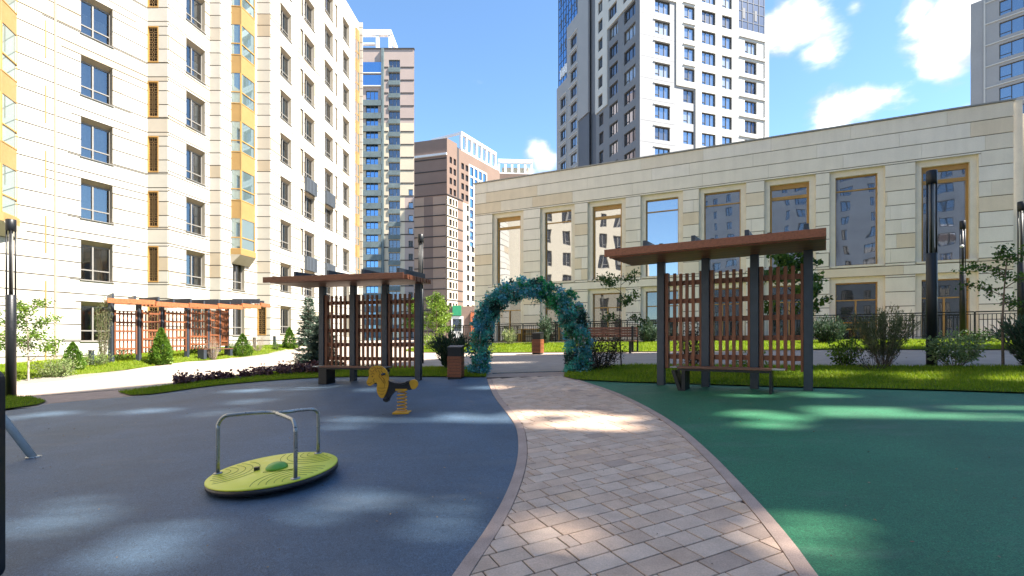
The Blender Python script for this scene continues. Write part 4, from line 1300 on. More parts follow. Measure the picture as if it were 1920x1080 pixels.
def build_far_block():
    root = thing('residential_block', (8, 224, 0), 'distant block with white roof frame just above the stone parapet', 'building')
    Y = 220.; F = Facade((-8, Y), (1, .08))
    Zt = EYE + 73
    m = MB(); wall_quads(m, F, [(0, 26, 0, Zt)], 0); m.build('wall_panel', 'brown_light', root)
    m = MB(); wall_quads(m, Facade((-8, Y + 18), (0, -1)), [(0, 18, 0, Zt)], 0); m.build('wall_panel', 'brown_light', root)
    for s in (5, 10.5, 13.5, 19):
        put_tower_window(root, F, s, s + 2.4, Zt - 2.2, 3.2, 1, 'slate_band', 'slate_band', 'glass_blue', .0, .0001)
        put_tower_window(root, F, s, s + 2.4, Zt - 6.6, 3.2, 1, 'slate_band', 'slate_band', 'glass_blue', .0, .0001)
    m = MB()
    for i in range(6): fbox(m, F, 2 + i * 2.9, 2.9 + i * 2.9, Zt, Zt + 5.5, -3, -2)
    fbox(m, F, 2, 17.4, Zt + 5.5, Zt + 7, -3.2, -1.8); fbox(m, F, 2, 17.4, Zt, Zt + 1, -3.2, -1.8)
    for i in range(3): fbox(m, F, 2, 2.9, Zt + 1 + i * 2.3, Zt + 1.5 + i * 2.3, -14, -3.2)
    m.build('roof_frame', 'white_paint', root)
    m = MB(); fbox(m, F, 4, 16, Zt, Zt + 4, -8, -4); m.build('plant_room', 'cream_clad', root)
    c = MB(); prism_core(c, [(-7.8, Y + .4), (17.8, Y + 2.5), (17, Y + 19), (-7.8, Y + 19)], 0, Zt - .02); c.build('core', 'brown_clad', root)
build_far_block()

def build_corner_tower():
    root = thing('residential_tower', (80, 76, 0), 'pale tower with wide dark windows at the right edge above the parapet', 'building')
    F = Facade((72.4, 80), (.62, -.785))
    Zt = EYE + 53.2; ST = 3.3
    wins = []
    for k in range(16):
        z = EYE + 51.9 - ST * k
        wins.append((3.3, 7.3, z, 2.2)); wins.append((11.2, 15, z - .4, 2.2))
    holes = [(a, b, z - h, z) for a, b, z, h in wins]
    m = MB(); wall_quads(m, F, subtract([(0, 22, 0, Zt)], holes), 0); m.build('wall_panel', 'tower_light', root)
    for a, b, z, h in wins:
        put_tower_window(root, F, a, b, z, h, 2, 'frame_dark', 'tower_light', 'glass_tower', 0, .3)
        if a < 5:
            m = MB(); fbox(m, F, 1.6, 8.6, z + .42, z + .58, 0, .16); m.build('window_band', 'tower_frame', root)
    m = MB(); fbox(m, F, 1.55, 1.75, 0, Zt - .3, 0, .14); fbox(m, F, 8.6, 8.8, 0, Zt - .3, 0, .14); m.build('pilaster', 'tower_frame', root)
    c = MB(); prism_core(c, [F.pt(.02, 0, -.5)[:2], F.pt(21.9, 0, -.5)[:2], F.pt(21.9, 0, -20)[:2], F.pt(.02, 0, -20)[:2]], 0, Zt - .02); c.build('core', 'tower_light', root)
    g = MB(); fbox(g, F, 1.5, 20, Zt, Zt + 12, -16, -1); g.build('glazed_top', 'glass_blue', root)
build_corner_tower()

# ------------------------------------------------------------------ outside the frame: two blocks that stand in the mirrored windows, and added walls that cast the courtyard's shade
def build_back_block():
    root = thing('residential_block', (-20, -86, 0), 'grey apartment block behind the viewer, mirrored in the tall windows', 'building')
    F = Facade((14, -80), (-1, .08))
    holes, wins = [], []
    for k in range(19):
        for i in range(16):
            s = 2 + i * 4.2; z = 4 + k * 3.3
            wins.append((s, s + 1.7, z + 2, 2)); holes.append((s, s + 1.7, z, z + 2))
    m = MB(); wall_quads(m, F, subtract([(0, 70, 0, 68)], holes), 0); m.build('wall_panel', 'back_grey', root)
    for a, b, z, h in wins: put_tower_window(root, F, a, b, z, h, 1, 'frame_dark', 'back_grey', 'glass_dark', 0, .3)
    for s in (0, 17.1, 33.9, 50.7, 68):
        m = MB(); fbox(m, F, s + .3, s + 1.3, 0, 69, 0, .5); m.build('pilaster', 'tower_grey', root)
    c = MB(); prism_core(c, [F.pt(.02, 0, -.5)[:2], F.pt(69.9, 0, -.5)[:2], F.pt(69.9, 0, -14)[:2], F.pt(.02, 0, -14)[:2]], 0, 67.9); c.build('core', 'tower_grey', root)
build_back_block()

def build_west_block():
    root = thing('apartment_building', (-36, -8, 0), 'white apartment block behind the viewer on the left, mirrored in the first tall windows', 'building')
    F = Facade((-27, -19), (-.28, .96))
    holes, wins = [], []
    for k in range(10):
        for i in range(7):
            s = 1.2 + i * 3.2; z = 3 + k * 3.3
            wins.append((s, s + 1.5, z + 2.1, 2.1)); holes.append((s, s + 1.5, z, z + 2.1))
    m = MB(); wall_quads(m, F, subtract([(0, 24, 0, 37)], holes), 0); m.build('wall_panel', 'surround_white', root)
    for a, b, z, h in wins: put_tower_window(root, F, a, b, z, h, 1, 'frame_grey', 'surround_white', 'glass_dark', 0, .25)
    c = MB(); prism_core(c, [F.pt(.02, 0, -.5)[:2], F.pt(23.9, 0, -.5)[:2], F.pt(23.9, 0, -12)[:2], F.pt(.02, 0, -12)[:2]], 0, 36.9); c.build('core', 'surround_white', root)
build_west_block()

def build_shade_walls():
    """unseen thin walls added east of the courtyard: they cast its shade, slits shape the sun streaks"""
    root = thing('residential_block', (40, -10, 0), 'unseen thin walls added on the right to shade the courtyard, slit for sun streaks', 'building')  # added shade caster, no known building; bare walls with slits
    H = 60.
    tanE = math.tan(SUN_EL)
    sx, sy = SUN_AZ.x, SUN_AZ.y
    Q = [SHADE_Q1, SHADE_Q2, SHADE_Q3]
    walls = []
    for (p, q) in zip(Q[:-1], Q[1:]):
        d = Vector((q[0] - p[0], q[1] - p[1])); L = d.length; d.normalize()
        walls.append((Facade(p, (d.x, d.y)), L, [], d))
    for (gx, gy, along, across, rot) in GLEAMS:
        for F, L, holes, d in walls:
            # where the ray from the ground spot to the sun meets this wall
            det = sx * (-d.y) - sy * (-d.x)
            if abs(det) < 1e-6: continue
            rx, ry = F.p.x - gx, F.p.y - gy
            lam = (rx * (-d.y) - ry * (-d.x)) / det
            s = (sx * ry - sy * rx) / det
            if lam > 0 and 0 < s < L:
                zc = Z(gx, gy) + lam * tanE
                cosw = abs(sx * d.y - sy * d.x)
                w = across / max(.3, cosw); h = along * tanE; zc += rnd.uniform(-.1, .1)
                n = 5
                for i in range(n):                              # a leaning slit is cut as short overlapping steps
                    f = (i + .5) / n - .5
                    holes.append((s - w / 2 + rot * f * along, s + w / 2 + rot * f * along, zc + (i / n - .5) * h, zc + ((i + 1) / n - .5) * h))
                break
    for F, L, holes, d in walls:
        m = MB(); r = subtract([(0, L, -2, H)], holes)
        wall_quads(m, F, r, 0.06); wall_quads(m, F, r, -.06)
        m.build('wall_panel', 'tower_light', root)
SHADE_Q1, SHADE_Q2, SHADE_Q3 = (45.5, 6.4), (32.3, -2.8), (32.3, -48)
# sun streaks shaped by the added slits, imitating window reflections: x, y, length along the sun, width, lean
GLEAMS = [(-9.6, 10.3, 1.6, .16, .1), (-7.6, 10.3, 1.2, .12, .1), (-5.5, 10.9, 1.1, .10, .1), (-6.4, 12.9, 1.3, .14, .1), (-4.9, 12.9, 1.0, .12, 0), (-5.7, 9.6, 1.0, .12, .1),
          (-4.0, 4.55, 1.0, .17, .25), (-2.75, 3.85, .8, .17, .25), (-1.45, 4.55, .9, .13, .1), (-2.5, 8.3, 1.3, .18, .2), (-.9, 8.3, 1.3, .15, .05), (-3.2, 11.9, .8, .1, 0), (-.7, 11.6, .8, .13, .1),
          (.15, 8.1, .8, .15, 0), (1.1, 10.8, 1.5, .18, 0), (1.2, 7.8, .9, .2, 0), (1.15, 7.3, 1.2, .22, 0), (-.5, 4.2, .6, .15, .1), (.35, 3.75, .6, .1, 0),
          (3.6, 7.2, 1.2, .22, -.25), (5.2, 7.3, 1.9, .16, 0), (6.8, 6.9, 1.9, .17, 0), (2.15, 3.5, .7, .18, .0), (2.35, 9.7, 1.4, .13, 0), (5.2, 8.9, 1.0, .10, 0), (4.3, 9.1, .7, .07, 0),
          (-8.0, 5.3, 1.4, .2, .2), (8.2, 10.2, 1.4, .2, 0), (9.6, 9.6, 1.4, .2, 0), (-.3, 17.4, 1.5, .12, 0), (6.6, 11.1, 1.4, .2, 0)]
def ragged(g):
    x, y, l, w, r = g
    out = []
    for k in range(3):
        o = (k - 1) * w * 1.6 + rnd.uniform(-.05, .05)
        out.append((x + rnd.uniform(-.3, .3) * l, y + o, l * rnd.uniform(.45, 1.1), (1.8 if y > 7 else 1.15) * w * rnd.uniform(.5, 1.15), r + rnd.uniform(-.08, .08)))
    return out
GLEAMS = [q for g in GLEAMS for q in ragged(g)]
build_shade_walls()
# ------------------------------------------------------------------ pergolas
def along(L, R):
    d = Vector((R[0] - L[0], R[1] - L[1])); l = d.length; d.normalize()
    return d, Vector((d.y, -d.x)), l       # direction, outward (towards the viewer), length
def obox(mb, o, d, n, a0, a1, b0, b1, z0, z1, mi=0, z0b=None, z1b=None):
    """box in a frame o + a*d + b*n; z0b/z1b give other heights at b1"""
    z0b = z0 if z0b is None else z0b; z1b = z1 if z1b is None else z1b
    def p(a, b, z): return (o[0] + d.x * a + n.x * b, o[1] + d.y * a + n.y * b, z)
    mb.hexa([p(a0, b1, z0b), p(a1, b1, z0b), p(a1, b0, z0), p(a0, b0, z0), p(a0, b1, z1b), p(a1, b1, z1b), p(a1, b0, z1), p(a0, b0, z1)], mi)
def bx(name, mat, root, o, d, n, *args, bevel=0, **kw):
    mb = MB(); obox(mb, o, d, n, *args, **kw)
    return mb.build(name, mat, root, fix=True, bevel=bevel)

def pergola(L, R, label, over_l=.70, over_r=.28, roof_top=None):
    d, n, l = along(L, R)
    zg = (Z(*L) + Z(*R)) / 2
    root = thing('pergola', (L[0], L[1], Z(*L)), label, 'pergola', 'trellis pergolas on the play area')
    top = zg + 2.60
    posts = [0, l / 3, 2 * l / 3, l]
    pw = .075
    for s in posts:
        x, y = L[0] + d.x * s, L[1] + d.y * s
        bx('post', 'steel_dark', root, L, d, n, s - pw, s + pw, -pw, pw, Z(x, y) - .05, top + .02, bevel=.006)
    # trellis bays
    for i in range(3):
        a, b = posts[i] + pw + .003, posts[i + 1] - pw - .003
        tops, bots = zg + 2.34, zg + .37
        for (x0, x1) in ((a, a + .075), (b - .045, b)):
            bx('trellis_board', 'wood_z', root, L, d, n, x0, x1, -.11, .03, bots - .02, tops + .02, bevel=.004)
        m = 4
        for k in range(m):
            c = a + .075 + (b - a - .12) * (k + 1) / (m + 1)
            bx('slat', 'wood_z', root, L, d, n, c - .032, c + .032, -.03, .012, bots, tops + rnd.uniform(-.01, .01), bevel=.003)
        for h in (.60, .985, 1.375, 1.76, 2.14):
            bx('rail', 'wood_x', root, L, d, n, a + .078, b - .048, -.075, -.033, zg + h - .05, zg + h + .05, bevel=.003)
    # roof: deep front beam, boards along the length, steel rafters above
    r0, r1 = -over_l, l + over_r
    front = 1.5; lift = -.03
    def zt(b): return top + lift * b / front
    bx('fascia_beam', 'wood_x', root, L, d, n, r0, r1, front - .07, front, zt(front) - .005, zt(front) + .135, bevel=.005)
    nb = 11
    for k in range(nb):
        b = -.12 + (front - .20) * k / (nb - 1)
        bx('roof_board', 'wood_x', root, L, d, n, r0 + .01 * (k % 2), r1 - .01 * (k % 3), b - .052, b + .052, zt(b) + .0, zt(b) + .115, bevel=.004)
    for s in posts:
        mb = MB()
        obox(mb, L, d, n, s - .035, s + .035, -.35, front - .32, zt(-.35) + .118, zt(-.35) + .30, z0b=zt(front - .32) + .118, z1b=zt(front - .32) + .29)
        mb.build('rafter', 'steel_dark', root, fix=True, bevel=.004)
    for i in range(3):
        s = (posts[i] + posts[i + 1]) / 2 - .08
        bx('batten', 'bark_dark', root, L, d, n, s - .03, s + .03, -.1, front - .1, zt(-.1) + .118, zt(-.1) + .165, z0b=zt(front - .1) + .118, z1b=zt(front - .1) + .165)
    bx('batten', 'bark_dark', root, L, d, n, r0 + .2, r0 + .26, -.1, front - .1, zt(-.1) + .118, zt(-.1) + .165, z0b=zt(front - .1) + .118, z1b=zt(front - .1) + .165)
    return root, d, n, l, zg
LP = ((-5.29, 14.15), (-2.48, 13.45)); RP = ((3.18, 10.79), (5.48, 9.37))
pergola(*LP, 'wooden trellis pergola behind the spring rider on the blue surface')
pergola(*RP, 'wooden trellis pergola on the edge of the green surface')

def pergola_bench(L, R, a0, a1, b0, label, flip=False):
    d, n, l = along(L, R)
    cx, cy = L[0] + d.x * (a0 + a1) / 2 + n.x * b0, L[1] + d.y * (a0 + a1) / 2 + n.y * b0
    zg = Z(cx, cy)
    root = thing('bench', (cx, cy, zg), label, 'bench')
    h = .46
    w0, w1 = b0 - .2, b0 + .2
    lo, hi = (a0 + .14, a1 - .2) if not flip else (a0 + .2, a1 - .14)
    for k in range(4):
        b = w0 + .02 + k * .098
        bx('seat_slat', 'wood_seat', root, L, d, n, lo, hi, b, b + .085, zg + h - .04, zg + h, bevel=.004)
    for (x0, x1) in ((a0, lo - .004), (hi + .004, a1)):
        bx('end_plate', 'coping', root, L, d, n, x0, x1, w0, w1, zg + h - .03, zg + h - .004, bevel=.003)
    bx('seat_frame', 'steel_black', root, L, d, n, lo, hi, w0 + .03, w1 - .03, zg + h - .085, zg + h - .045)
    v0, s = (a0 + .06, 1) if not flip else (a1 - .06, -1)
    for (t, bt) in ((0, .14), (.20, .20)):
        mb = MB()
        def P(a, b, z): return (L[0] + d.x * a + n.x * b, L[1] + d.y * a + n.y * b, z)
        A0, A1 = v0 + s * (t - .035), v0 + s * (t + .035); B0, B1 = v0 + s * (bt - .035), v0 + s * (bt + .035)
        zt_, zb_ = zg + h - .086, zg - .03
        mb.hexa([P(B0, w1, zb_), P(B1, w1, zb_), P(B1, w0, zb_), P(B0, w0, zb_), P(A0, w1, zt_), P(A1, w1, zt_), P(A1, w0, zt_), P(A0, w0, zt_)])
        mb.build('leg', 'steel_black', root, fix=True)
    q = hi - .01 if not flip else lo + .01
    if flip:
        bx('leg', 'steel_black', root, L, d, n, q - .02, q + .22, w0, w1, zg - .05, zg + h - .086)
    else:
        bx('leg', 'steel_black', root, L, d, n, q - .03, q + .01, w0, w1, zg - .05, zg + h - .086)
pergola_bench(*RP, .35, 2.35, .48, 'low slatted bench under the pergola on the green surface')
pergola_bench(*LP, .15, 2.25, .48, 'low slatted bench under the pergola behind the spring rider', True)

def curved_pergola():
    P = [(-17.4, 22.0), (-16.8, 22.8), (-16.33, 23.6), (-15.9, 24.77), (-15.7, 26.1), (-15.7, 27.1), (-15.8, 28.1)]
    root = thing('pergola', (P[0][0], P[0][1], Z(*P[0])), 'long curved trellis pergola in the sun before the cream building', 'pergola')
    H = 2.62
    for (x, y) in P:
        mb = MB(); z = Z(x, y); mb.box(x - .08, x + .08, y - .08, y + .08, z - .05, z + H); mb.build('post', 'steel_dark', root, fix=True)
    for a, b in zip(P[:-1], P[1:]):
        d, n, l = along(a, b); zg = (Z(*a) + Z(*b)) / 2
        for (x0, x1) in ((.085, .15), (l - .13, l - .085)):
            bx('trellis_board', 'wood_lattice_shaded', root, a, d, n, x0, x1, -.05, .10, zg + .35, zg + 2.3)
        for k in range(4):
            c = .15 + (l - .28) * (k + 1) / 5
            bx('slat', 'wood_lattice_shaded', root, a, d, n, c - .028, c + .028, -.012, .03, zg + .35, zg + 2.28)
        for h in (.60, .985, 1.375, 1.76, 2.14):
            bx('rail', 'wood_lattice_shaded', root, a, d, n, .153, l - .133, .033, .075, zg + h - .04, zg + h + .04)
    ext = [(P[0][0] - .2, P[0][1] - .35)] + P[1:-1] + [(-15.2, 29.6)]
    roof = [(-17.1, 21.4), (-15.9, 22.6), (-15.25, 23.9), (-14.75, 25.4), (-14.5, 27.2), (-14.35, 28.9), (-14.45, 30.2)]
    for a, b in zip(roof[:-1], roof[1:]):
        d, n, l = along(a, b)
        bx('fascia_beam', 'wood_sun', root, a, d, n, .01, l - .01, -.04, .04, Z(*a) + H + .0, Z(*a) + H + .2, bevel=.004)
        for k in range(1, 5):
            bx('roof_board', 'wood_sun', root, a, d, n, .03, l - .03, -.3 * k - .05, -.3 * k + .05, Z(*a) + H + .02, Z(*a) + H + .14)
        bx('rafter', 'steel_dark', root, a, d, n, l * .1, l * .1 + .08, -1.6, -.1, Z(*a) + H + .202, Z(*a) + H + .42)
        bx('rafter', 'steel_dark', root, a, d, n, l * .55, l * .55 + .08, -1.6, -.1, Z(*a) + H + .202, Z(*a) + H + .36)
    # bench inside the curve
    c = (-15.25, 25.6); z = Z(*c)
    b = thing('bench', (c[0], c[1], z), 'dark legged bench under the curved pergola on the lawn', 'bench')
    d, n, l = along((-15.6, 24.9), (-15.2, 26.7))
    for k in range(4): bx('seat_slat', 'wood_seat', b, (-15.5, 24.9), d, n, 0, 1.9, .05 + k * .1, .135 + k * .1, z + .42, z + .46)
    for s in (.0, .5, 1.7): bx('leg', 'steel_dark', b, (-15.5, 24.9), d, n, s, s + .18, .06, .42, z - .05, z + .418)
curved_pergola()

# ------------------------------------------------------------------ carousel, spring rider, swing
def carousel():
    c = Vector((-2.51, 5.35, .285))
    root = thing('carousel', (c.x, c.y, Z(c.x, c.y)), 'lime green tilted spinning disc with three bent steel handrails', 'carousel')
    tilt = Matrix.Rotation(math.radians(-4.2), 4, 'Y') @ Matrix.Rotation(math.radians(3.2), 4, 'X')
    R = .635
    M = Matrix.Translation(c) @ tilt
    def T(p): return tuple(M @ Vector(p))
    def put(mb, *a, **k):
        mb.v = [T(p) for p in mb.v]; return mb.build(*a, **k)
    m = MB(); m.lathe([(R - .02, -.012), (R, -.004), (R, .004), (R - .012, .012), (.01, .012)], n=64); disc = put(m, 'disc', 'lime', root, True)
    m = MB(); m.lathe([(.12, -.30), (.25, -.14), (R - .08, -.075), (R + .002, -.055), (R + .004, -.010)], n=48); put(m, 'under_pan', 'black_plastic', root, True)
    m = MB(); m.lathe([(.11, .012), (.108, .03), (.085, .055), (.045, .07), (.005, .074)], c=(.02, .02, 0), n=24); put(m, 'hub_dome', 'lime_dome', root, True)
    m = MB(); m.box(-.20, -.155, -.03, .01, .012, .045); put(m, 'bolt_cap', 'black_plastic', root)
    # engraved fans of arcs round each handrail foot
    angs = [math.radians(a) for a in (183, 314, 62)]
    feet = [(math.cos(a) * (R - .055), math.sin(a) * (R - .055)) for a in angs]
    m = MB()
    for fx, fy in feet:
        for r in (.12, .19, .26, .33, .40):
            pts = []
            for k in range(49):
                t = 2 * math.pi * k / 48
                x, y = fx + r * math.cos(t), fy + r * math.sin(t)
                near = min(math.hypot(x - gx, y - gy) for gx, gy in feet)
                ok = math.hypot(x, y) < R - .05 and near > r - .004 and math.hypot(x, y) > .13
                if ok: pts.append((x, y, .0125))
                else:
                    if len(pts) > 2: m.tube(pts, .0028, 4)
                    pts = []
            if len(pts) > 2: m.tube(pts, .0028, 4)
    m.tube([(-.06, -.12, .0125), (.24, -.10, .0125)], .006, 4)
    put(m, 'engraved_line', 'groove', disc)
    top = .59
    j = Vector((.03, .03, top))
    for i, (fx, fy) in enumerate(feet):
        f = Vector((fx, fy, 0))
        p = [f + Vector((0, 0, .0)), f + Vector((0, 0, top - .13))]
        inw = (Vector((j.x, j.y, 0)) - f); inw.z = 0; L = inw.length; inw.normalize()
        for k in range(1, 7):
            t = k / 6 * math.pi / 2
            p.append(f + inw * (.12 * (1 - math.cos(t))) + Vector((0, 0, top - .13 + .12 * math.sin(t))))
        side = Vector((-inw.y, inw.x, 0))
        p.append(f + inw * (L * .55) + side * .02 + Vector((0, 0, top + .005)))
        p.append(f + inw * (L * .85) + side * .035 + Vector((0, 0, top + .008)))
        p.append(j + Vector((0, 0, .006)))
        # the bars stand plumb: keep the foot on the tilted disc, height from the world vertical
        q = []
        for v in p:
            b = M @ Vector((v.x, v.y, .012))
            q.append(b + Vector((0, 0, v.z)))
        zj = c.z + top
        for k in range(len(q)):
            if p[k].z > top - .2: 
                w = (p[k].z - (top - .2)) / .2
                q[k].z = q[k].z * (1 - min(1, w)) + (zj + (p[k].z - top)) * min(1, w)
        m = MB(); m.tube(smooth_line([tuple(v) for v in q], 3), .019, 12); o = m.build('handrail', 'galvanised', root, True)
        m = MB(); m.lathe([(.045, 0), (.045, .008), (.02, .012)], n=16); m.v = [T((x + fx, y + fy, z + .012)) for x, y, z in m.v]; m.build('foot_plate', 'galvanised', o, True)
carousel()

def spring_rider():
    x0, y0 = -1.92, 8.83
    zg = Z(x0, y0)
    root = thing('spring_rider', (x0, y0, zg), 'yellow and black horse spring rider on a yellow coil', 'spring rider')
    K = 1 / (107.6 * 7.385)
    def W(cx, cy): return ((cx - 835) * K, (858 - cy) * K)
    def fn(a, b, dep): return (x0 + a, y0 + dep, zg + b)
    head = [(357, 425), (372, 392), (385, 360), (394, 318), (388, 285), (392, 252), (412, 224), (450, 205), (520, 197), (575, 212), (618, 245), (645, 290), (660, 350), (663, 420), (652, 500), (625, 575), (598, 625), (570, 645), (538, 625), (512, 585), (500, 540), (500, 490), (506, 445), (488, 428), (462, 440), (430, 466), (398, 476), (370, 456)]
    def plate(name, pts, th, mat, y=0.0, n=3, par=root):
        m = MB(); P = smooth_line(pts + [pts[0]], n)[:-1]
        m.prism([W(*p) for p in P], th, lambda a, b, d: fn(a, b, d + y))
        return m.build(name, mat, par, fix=True)
    h = plate('head_plate', head, .05, 'horse_yellow', -.035)
    body = [(655, 395), (690, 428), (740, 450), (800, 462), (870, 455), (915, 432), (940, 418), (972, 440), (985, 500), (972, 528), (930, 530), (860, 522), (790, 535), (735, 565), (695, 605), (668, 650), (650, 692), (612, 700), (580, 672), (592, 640), (630, 575), (652, 500), (640, 440)]
    plate('body', body, .11, 'black_plastic', .02)
    tail = [(945, 432), (962, 402), (1005, 388), (1045, 402), (1066, 440), (1058, 480), (1030, 512), (995, 522), (970, 500), (958, 465)]
    t = plate('tail_plate', tail, .05, 'horse_yellow', -.035)
    m = MB()
    seat = [W(*p) for p in [(670, 412), (700, 432), (760, 453), (830, 458), (890, 446), (930, 424)]]
    for a, b in zip(seat[:-1], seat[1:]):
        m.hexa([fn(a[0], a[1], -.11), fn(b[0], b[1], -.11), fn(b[0], b[1], .15), fn(a[0], a[1], .15), fn(a[0], a[1] + .025, -.11), fn(b[0], b[1] + .025, -.11), fn(b[0], b[1] + .025, .15), fn(a[0], a[1] + .025, .15)])
    m.build('seat', 'black_plastic', root, fix=True)
    m = MB(); q = W(603, 310); m.tube([fn(q[0], q[1], -.20), fn(q[0], q[1], .20)], .021, 12); m.build('handle', 'black_plastic', root, True)
    m = MB(); q = W(640, 640); m.tube([fn(q[0], q[1], -.17), fn(q[0], q[1], .20)], .018, 10); m.build('foot_rest', 'black_plastic', root, True)
    # printed face, mane and chest lines
    m = MB()
    def line(pts, r=.0045):
        P = smooth_line([W(*p) for p in pts], 4)
        m.tube([fn(a, b, -.0605) for a, b in P], r, 5)
    q = W(440, 345); m.tube([fn(q[0], q[1], -.0600), fn(q[0], q[1], -.0635)], .013, 10)
    q = W(392, 440); m.tube([fn(q[0], q[1], -.0600), fn(q[0], q[1], -.0625)], .007, 8)
    line([(420, 320), (445, 300), (470, 315)]); line([(405, 260), (440, 285), (470, 250), (500, 285)]); line([(430, 235), (470, 225), (490, 245), (520, 230)]); line([(505, 215), (530, 240), (555, 225), (575, 250)])
    line([(520, 260), (545, 300), (530, 340), (560, 380), (600, 440)]); line([(560, 265), (585, 300)]); line([(560, 340), (600, 380), (620, 440)]); line([(375, 445), (410, 440), (430, 425)])
    line([(470, 370), (450, 400), (470, 425)]); line([(515, 500), (570, 505), (635, 500)], .003); line([(518, 540), (570, 548), (625, 538)], .003); line([(528, 580), (570, 590), (605, 580)], .003); line([(590, 390), (610, 460), (600, 500)], .003)
    m.build('printed_line', 'horse_line', h)
    # coil, base plate, top plate
    m = MB(); pts = []
    turns, r = 6, .078; z0, z1 = .045, W(0, 540)[1]
    for k in range(turns * 20 + 1):
        t = 2 * math.pi * k / 20; pts.append(fn(r * math.cos(t), z0 + (z1 - z0) * k / (turns * 20), .02 + r * math.sin(t)))
    m.tube(pts, .0115, 8); m.build('spring', 'horse_yellow', root, True)
    m = MB(); m.box(x0 - .14, x0 + .14, y0 - .12, y0 + .16, zg - .01, zg + .03); m.build('base_plate', 'horse_yellow', root, fix=True, bevel=.008)
    m = MB(); m.box(x0 - .10, x0 + .10, y0 - .06, y0 + .10, zg + z1, zg + z1 + .03); m.build('top_plate', 'horse_yellow', root, fix=True)
spring_rider()

def swing():
    f = Vector((-6.40, 6.78, Z(-6.4, 6.78)))
    root = thing('swing_frame', tuple(f), 'pale grey slanted swing frame leg at the left edge', 'swing')
    apex = Vector((-8.0, 6.6, f.z + 2.35)); g2 = Vector((-9.4, 6.6, Z(-9.4, 6.6)))
    m = MB(); m.tube([f + Vector((.03, 0, -.05)), apex], .047, 14); m.build('leg', 'swing_paint', root, True)
    m = MB(); m.tube([g2 + Vector((0, 0, -.05)), apex], .047, 14); m.build('leg', 'swing_paint', root, True)
    b = apex + Vector((-.3, -3.2, .0))
    m = MB(); m.tube([apex, b], .047, 14); m.build('crossbar', 'galvanised', root, True)
    for s in (1.4, -1.5):
        e = Vector((b.x + s, b.y, Z(b.x + s, b.y) - .05)); m = MB(); m.tube([e, b], .047, 14); m.build('leg', 'galvanised', root, True)
    m = MB(); m.lathe([(.085, 0), (.085, .012), (.05, .018)], c=(f.x, f.y, f.z + .004), n=20); m.build('foot_plate', 'galvanised', root, True)
swing()

def play_panel():
    x, y = -3.40, 3.38
    z = Z(x, y)
    root = thing('play_panel', (x, y, z), 'black rounded play panel cut off by the left edge', 'play panel')
    d, n, l = along((x - .75, y - .12), (x, y))
    def fn(a, b, dep): return (x - d.x * a + n.x * dep, y - d.y * a + n.y * dep, z + b)
    pts = []
    w, h, r = .7, 1.42, .07
    for cx, cy, t0 in ((w - r, h - r, 0), (r, h - r, 90), (r, r + .02, 180), (w - r, r + .02, 270)):
        for k in range(6):
            t = math.radians(t0 + 18 * k); pts.append((cx + r * math.cos(t), cy + r * math.sin(t)))
    m = MB(); m.prism(pts, .05, fn); m.build('board', 'black_plastic', root, fix=True)
    for a in (.2, .5):
        m = MB(); m.tube([fn(a, -.06, .05), fn(a, 1.3, .05)], .03, 10); m.build('post', 'steel_black', root, True)
play_panel()

# ------------------------------------------------------------------ litter bins
def bin_(x, y, rot, label, s=1.0):
    z = Z(x, y)
    root = thing('litter_bin', (x, y, z), label, 'bin', 'slatted litter bins')
    d = Vector((math.cos(rot), math.sin(rot))); n = Vector((d.y, -d.x))
    w = .19; h = .60
    bx('plinth', 'steel_black', root, (x, y), d, n, -w + .015, w - .015, -w + .015, w - .015, z - .03, z + .045)
    k = 7
    for i in range(k):
        z0 = z + .05 + (h - .05) * i / k
        for (a0, a1, b0, b1) in ((-w, w, w - .022, w), (-w, w, -w, -w + .022), (-w, -w + .022, -w + .023, w - .023), (w - .022, w, -w + .023, w - .023)):
            bx('slat', 'wood_bin', root, (x, y), d, n, a0, a1, b0, b1, z0 + .004, z0 + (h - .05) / k - .004, bevel=.002)
    bx('liner', 'steel_black', root, (x, y), d, n, -w + .025, w - .025, -w + .025, w - .025, z + .03, z + h + .0)
    mb = MB()
    obox(mb, (x, y), d, n, -w + .01, w - .01, w - .03, w - .01, z + h, z + h + .22); obox(mb, (x, y), d, n, -w + .01, w - .01, -w + .01, -w + .03, z + h, z + h + .27)
    obox(mb, (x, y), d, n, -w + .01, -w + .03, -w + .031, w - .031, z + h, z + h + .24); obox(mb, (x, y), d, n, w - .03, w - .01, -w + .031, w - .031, z + h, z + h + .24)
    obox(mb, (x, y), d, n, -w, w, -w, w, z + h + .27, z + h + .29, z0b=z + h + .221, z1b=z + h + .24)
    mb.build('hood', 'steel_black', root, fix=True)
bin_(-1.49, 13.45, -.12, 'slatted wooden litter bin with black hood left of the flower arch')
bin_(1.04, 20.4, -.45, 'slatted wooden litter bin seen through the flower arch')

# ------------------------------------------------------------------ backed bench beyond the arch
def backed_bench():
    L, R = (2.85, 20.2), (4.75, 19.28)
    d, n, l = along(L, R); z = Z(3.8, 19.7)
    root = thing('bench', (3.8, 19.7, z), 'slatted wooden bench with a back right of the flower arch', 'bench')
    for k in range(5): bx('seat_slat', 'wood_seat', root, L, d, n, 0, l, .0 + k * .1, .085 + k * .1, z + .43, z + .47)
    for k in range(4): bx('back_slat', 'wood_seat', root, L, d, n, 0, l, -.06, -.02, z + .60 + k * .1, z + .685 + k * .1)
    for s in (.12, l - .2):
        bx('leg', 'steel_black', root, L, d, n, s, s + .08, .38, .46, z - .05, z + .428); bx('leg', 'steel_black', root, L, d, n, s, s + .08, -.019, .05, z - .05, z + 1.02)
    bx('leg', 'steel_black', root, L, d, n, l - .02, l + .04, -.12, -.061, z - .05, z + 1.03)
backed_bench()

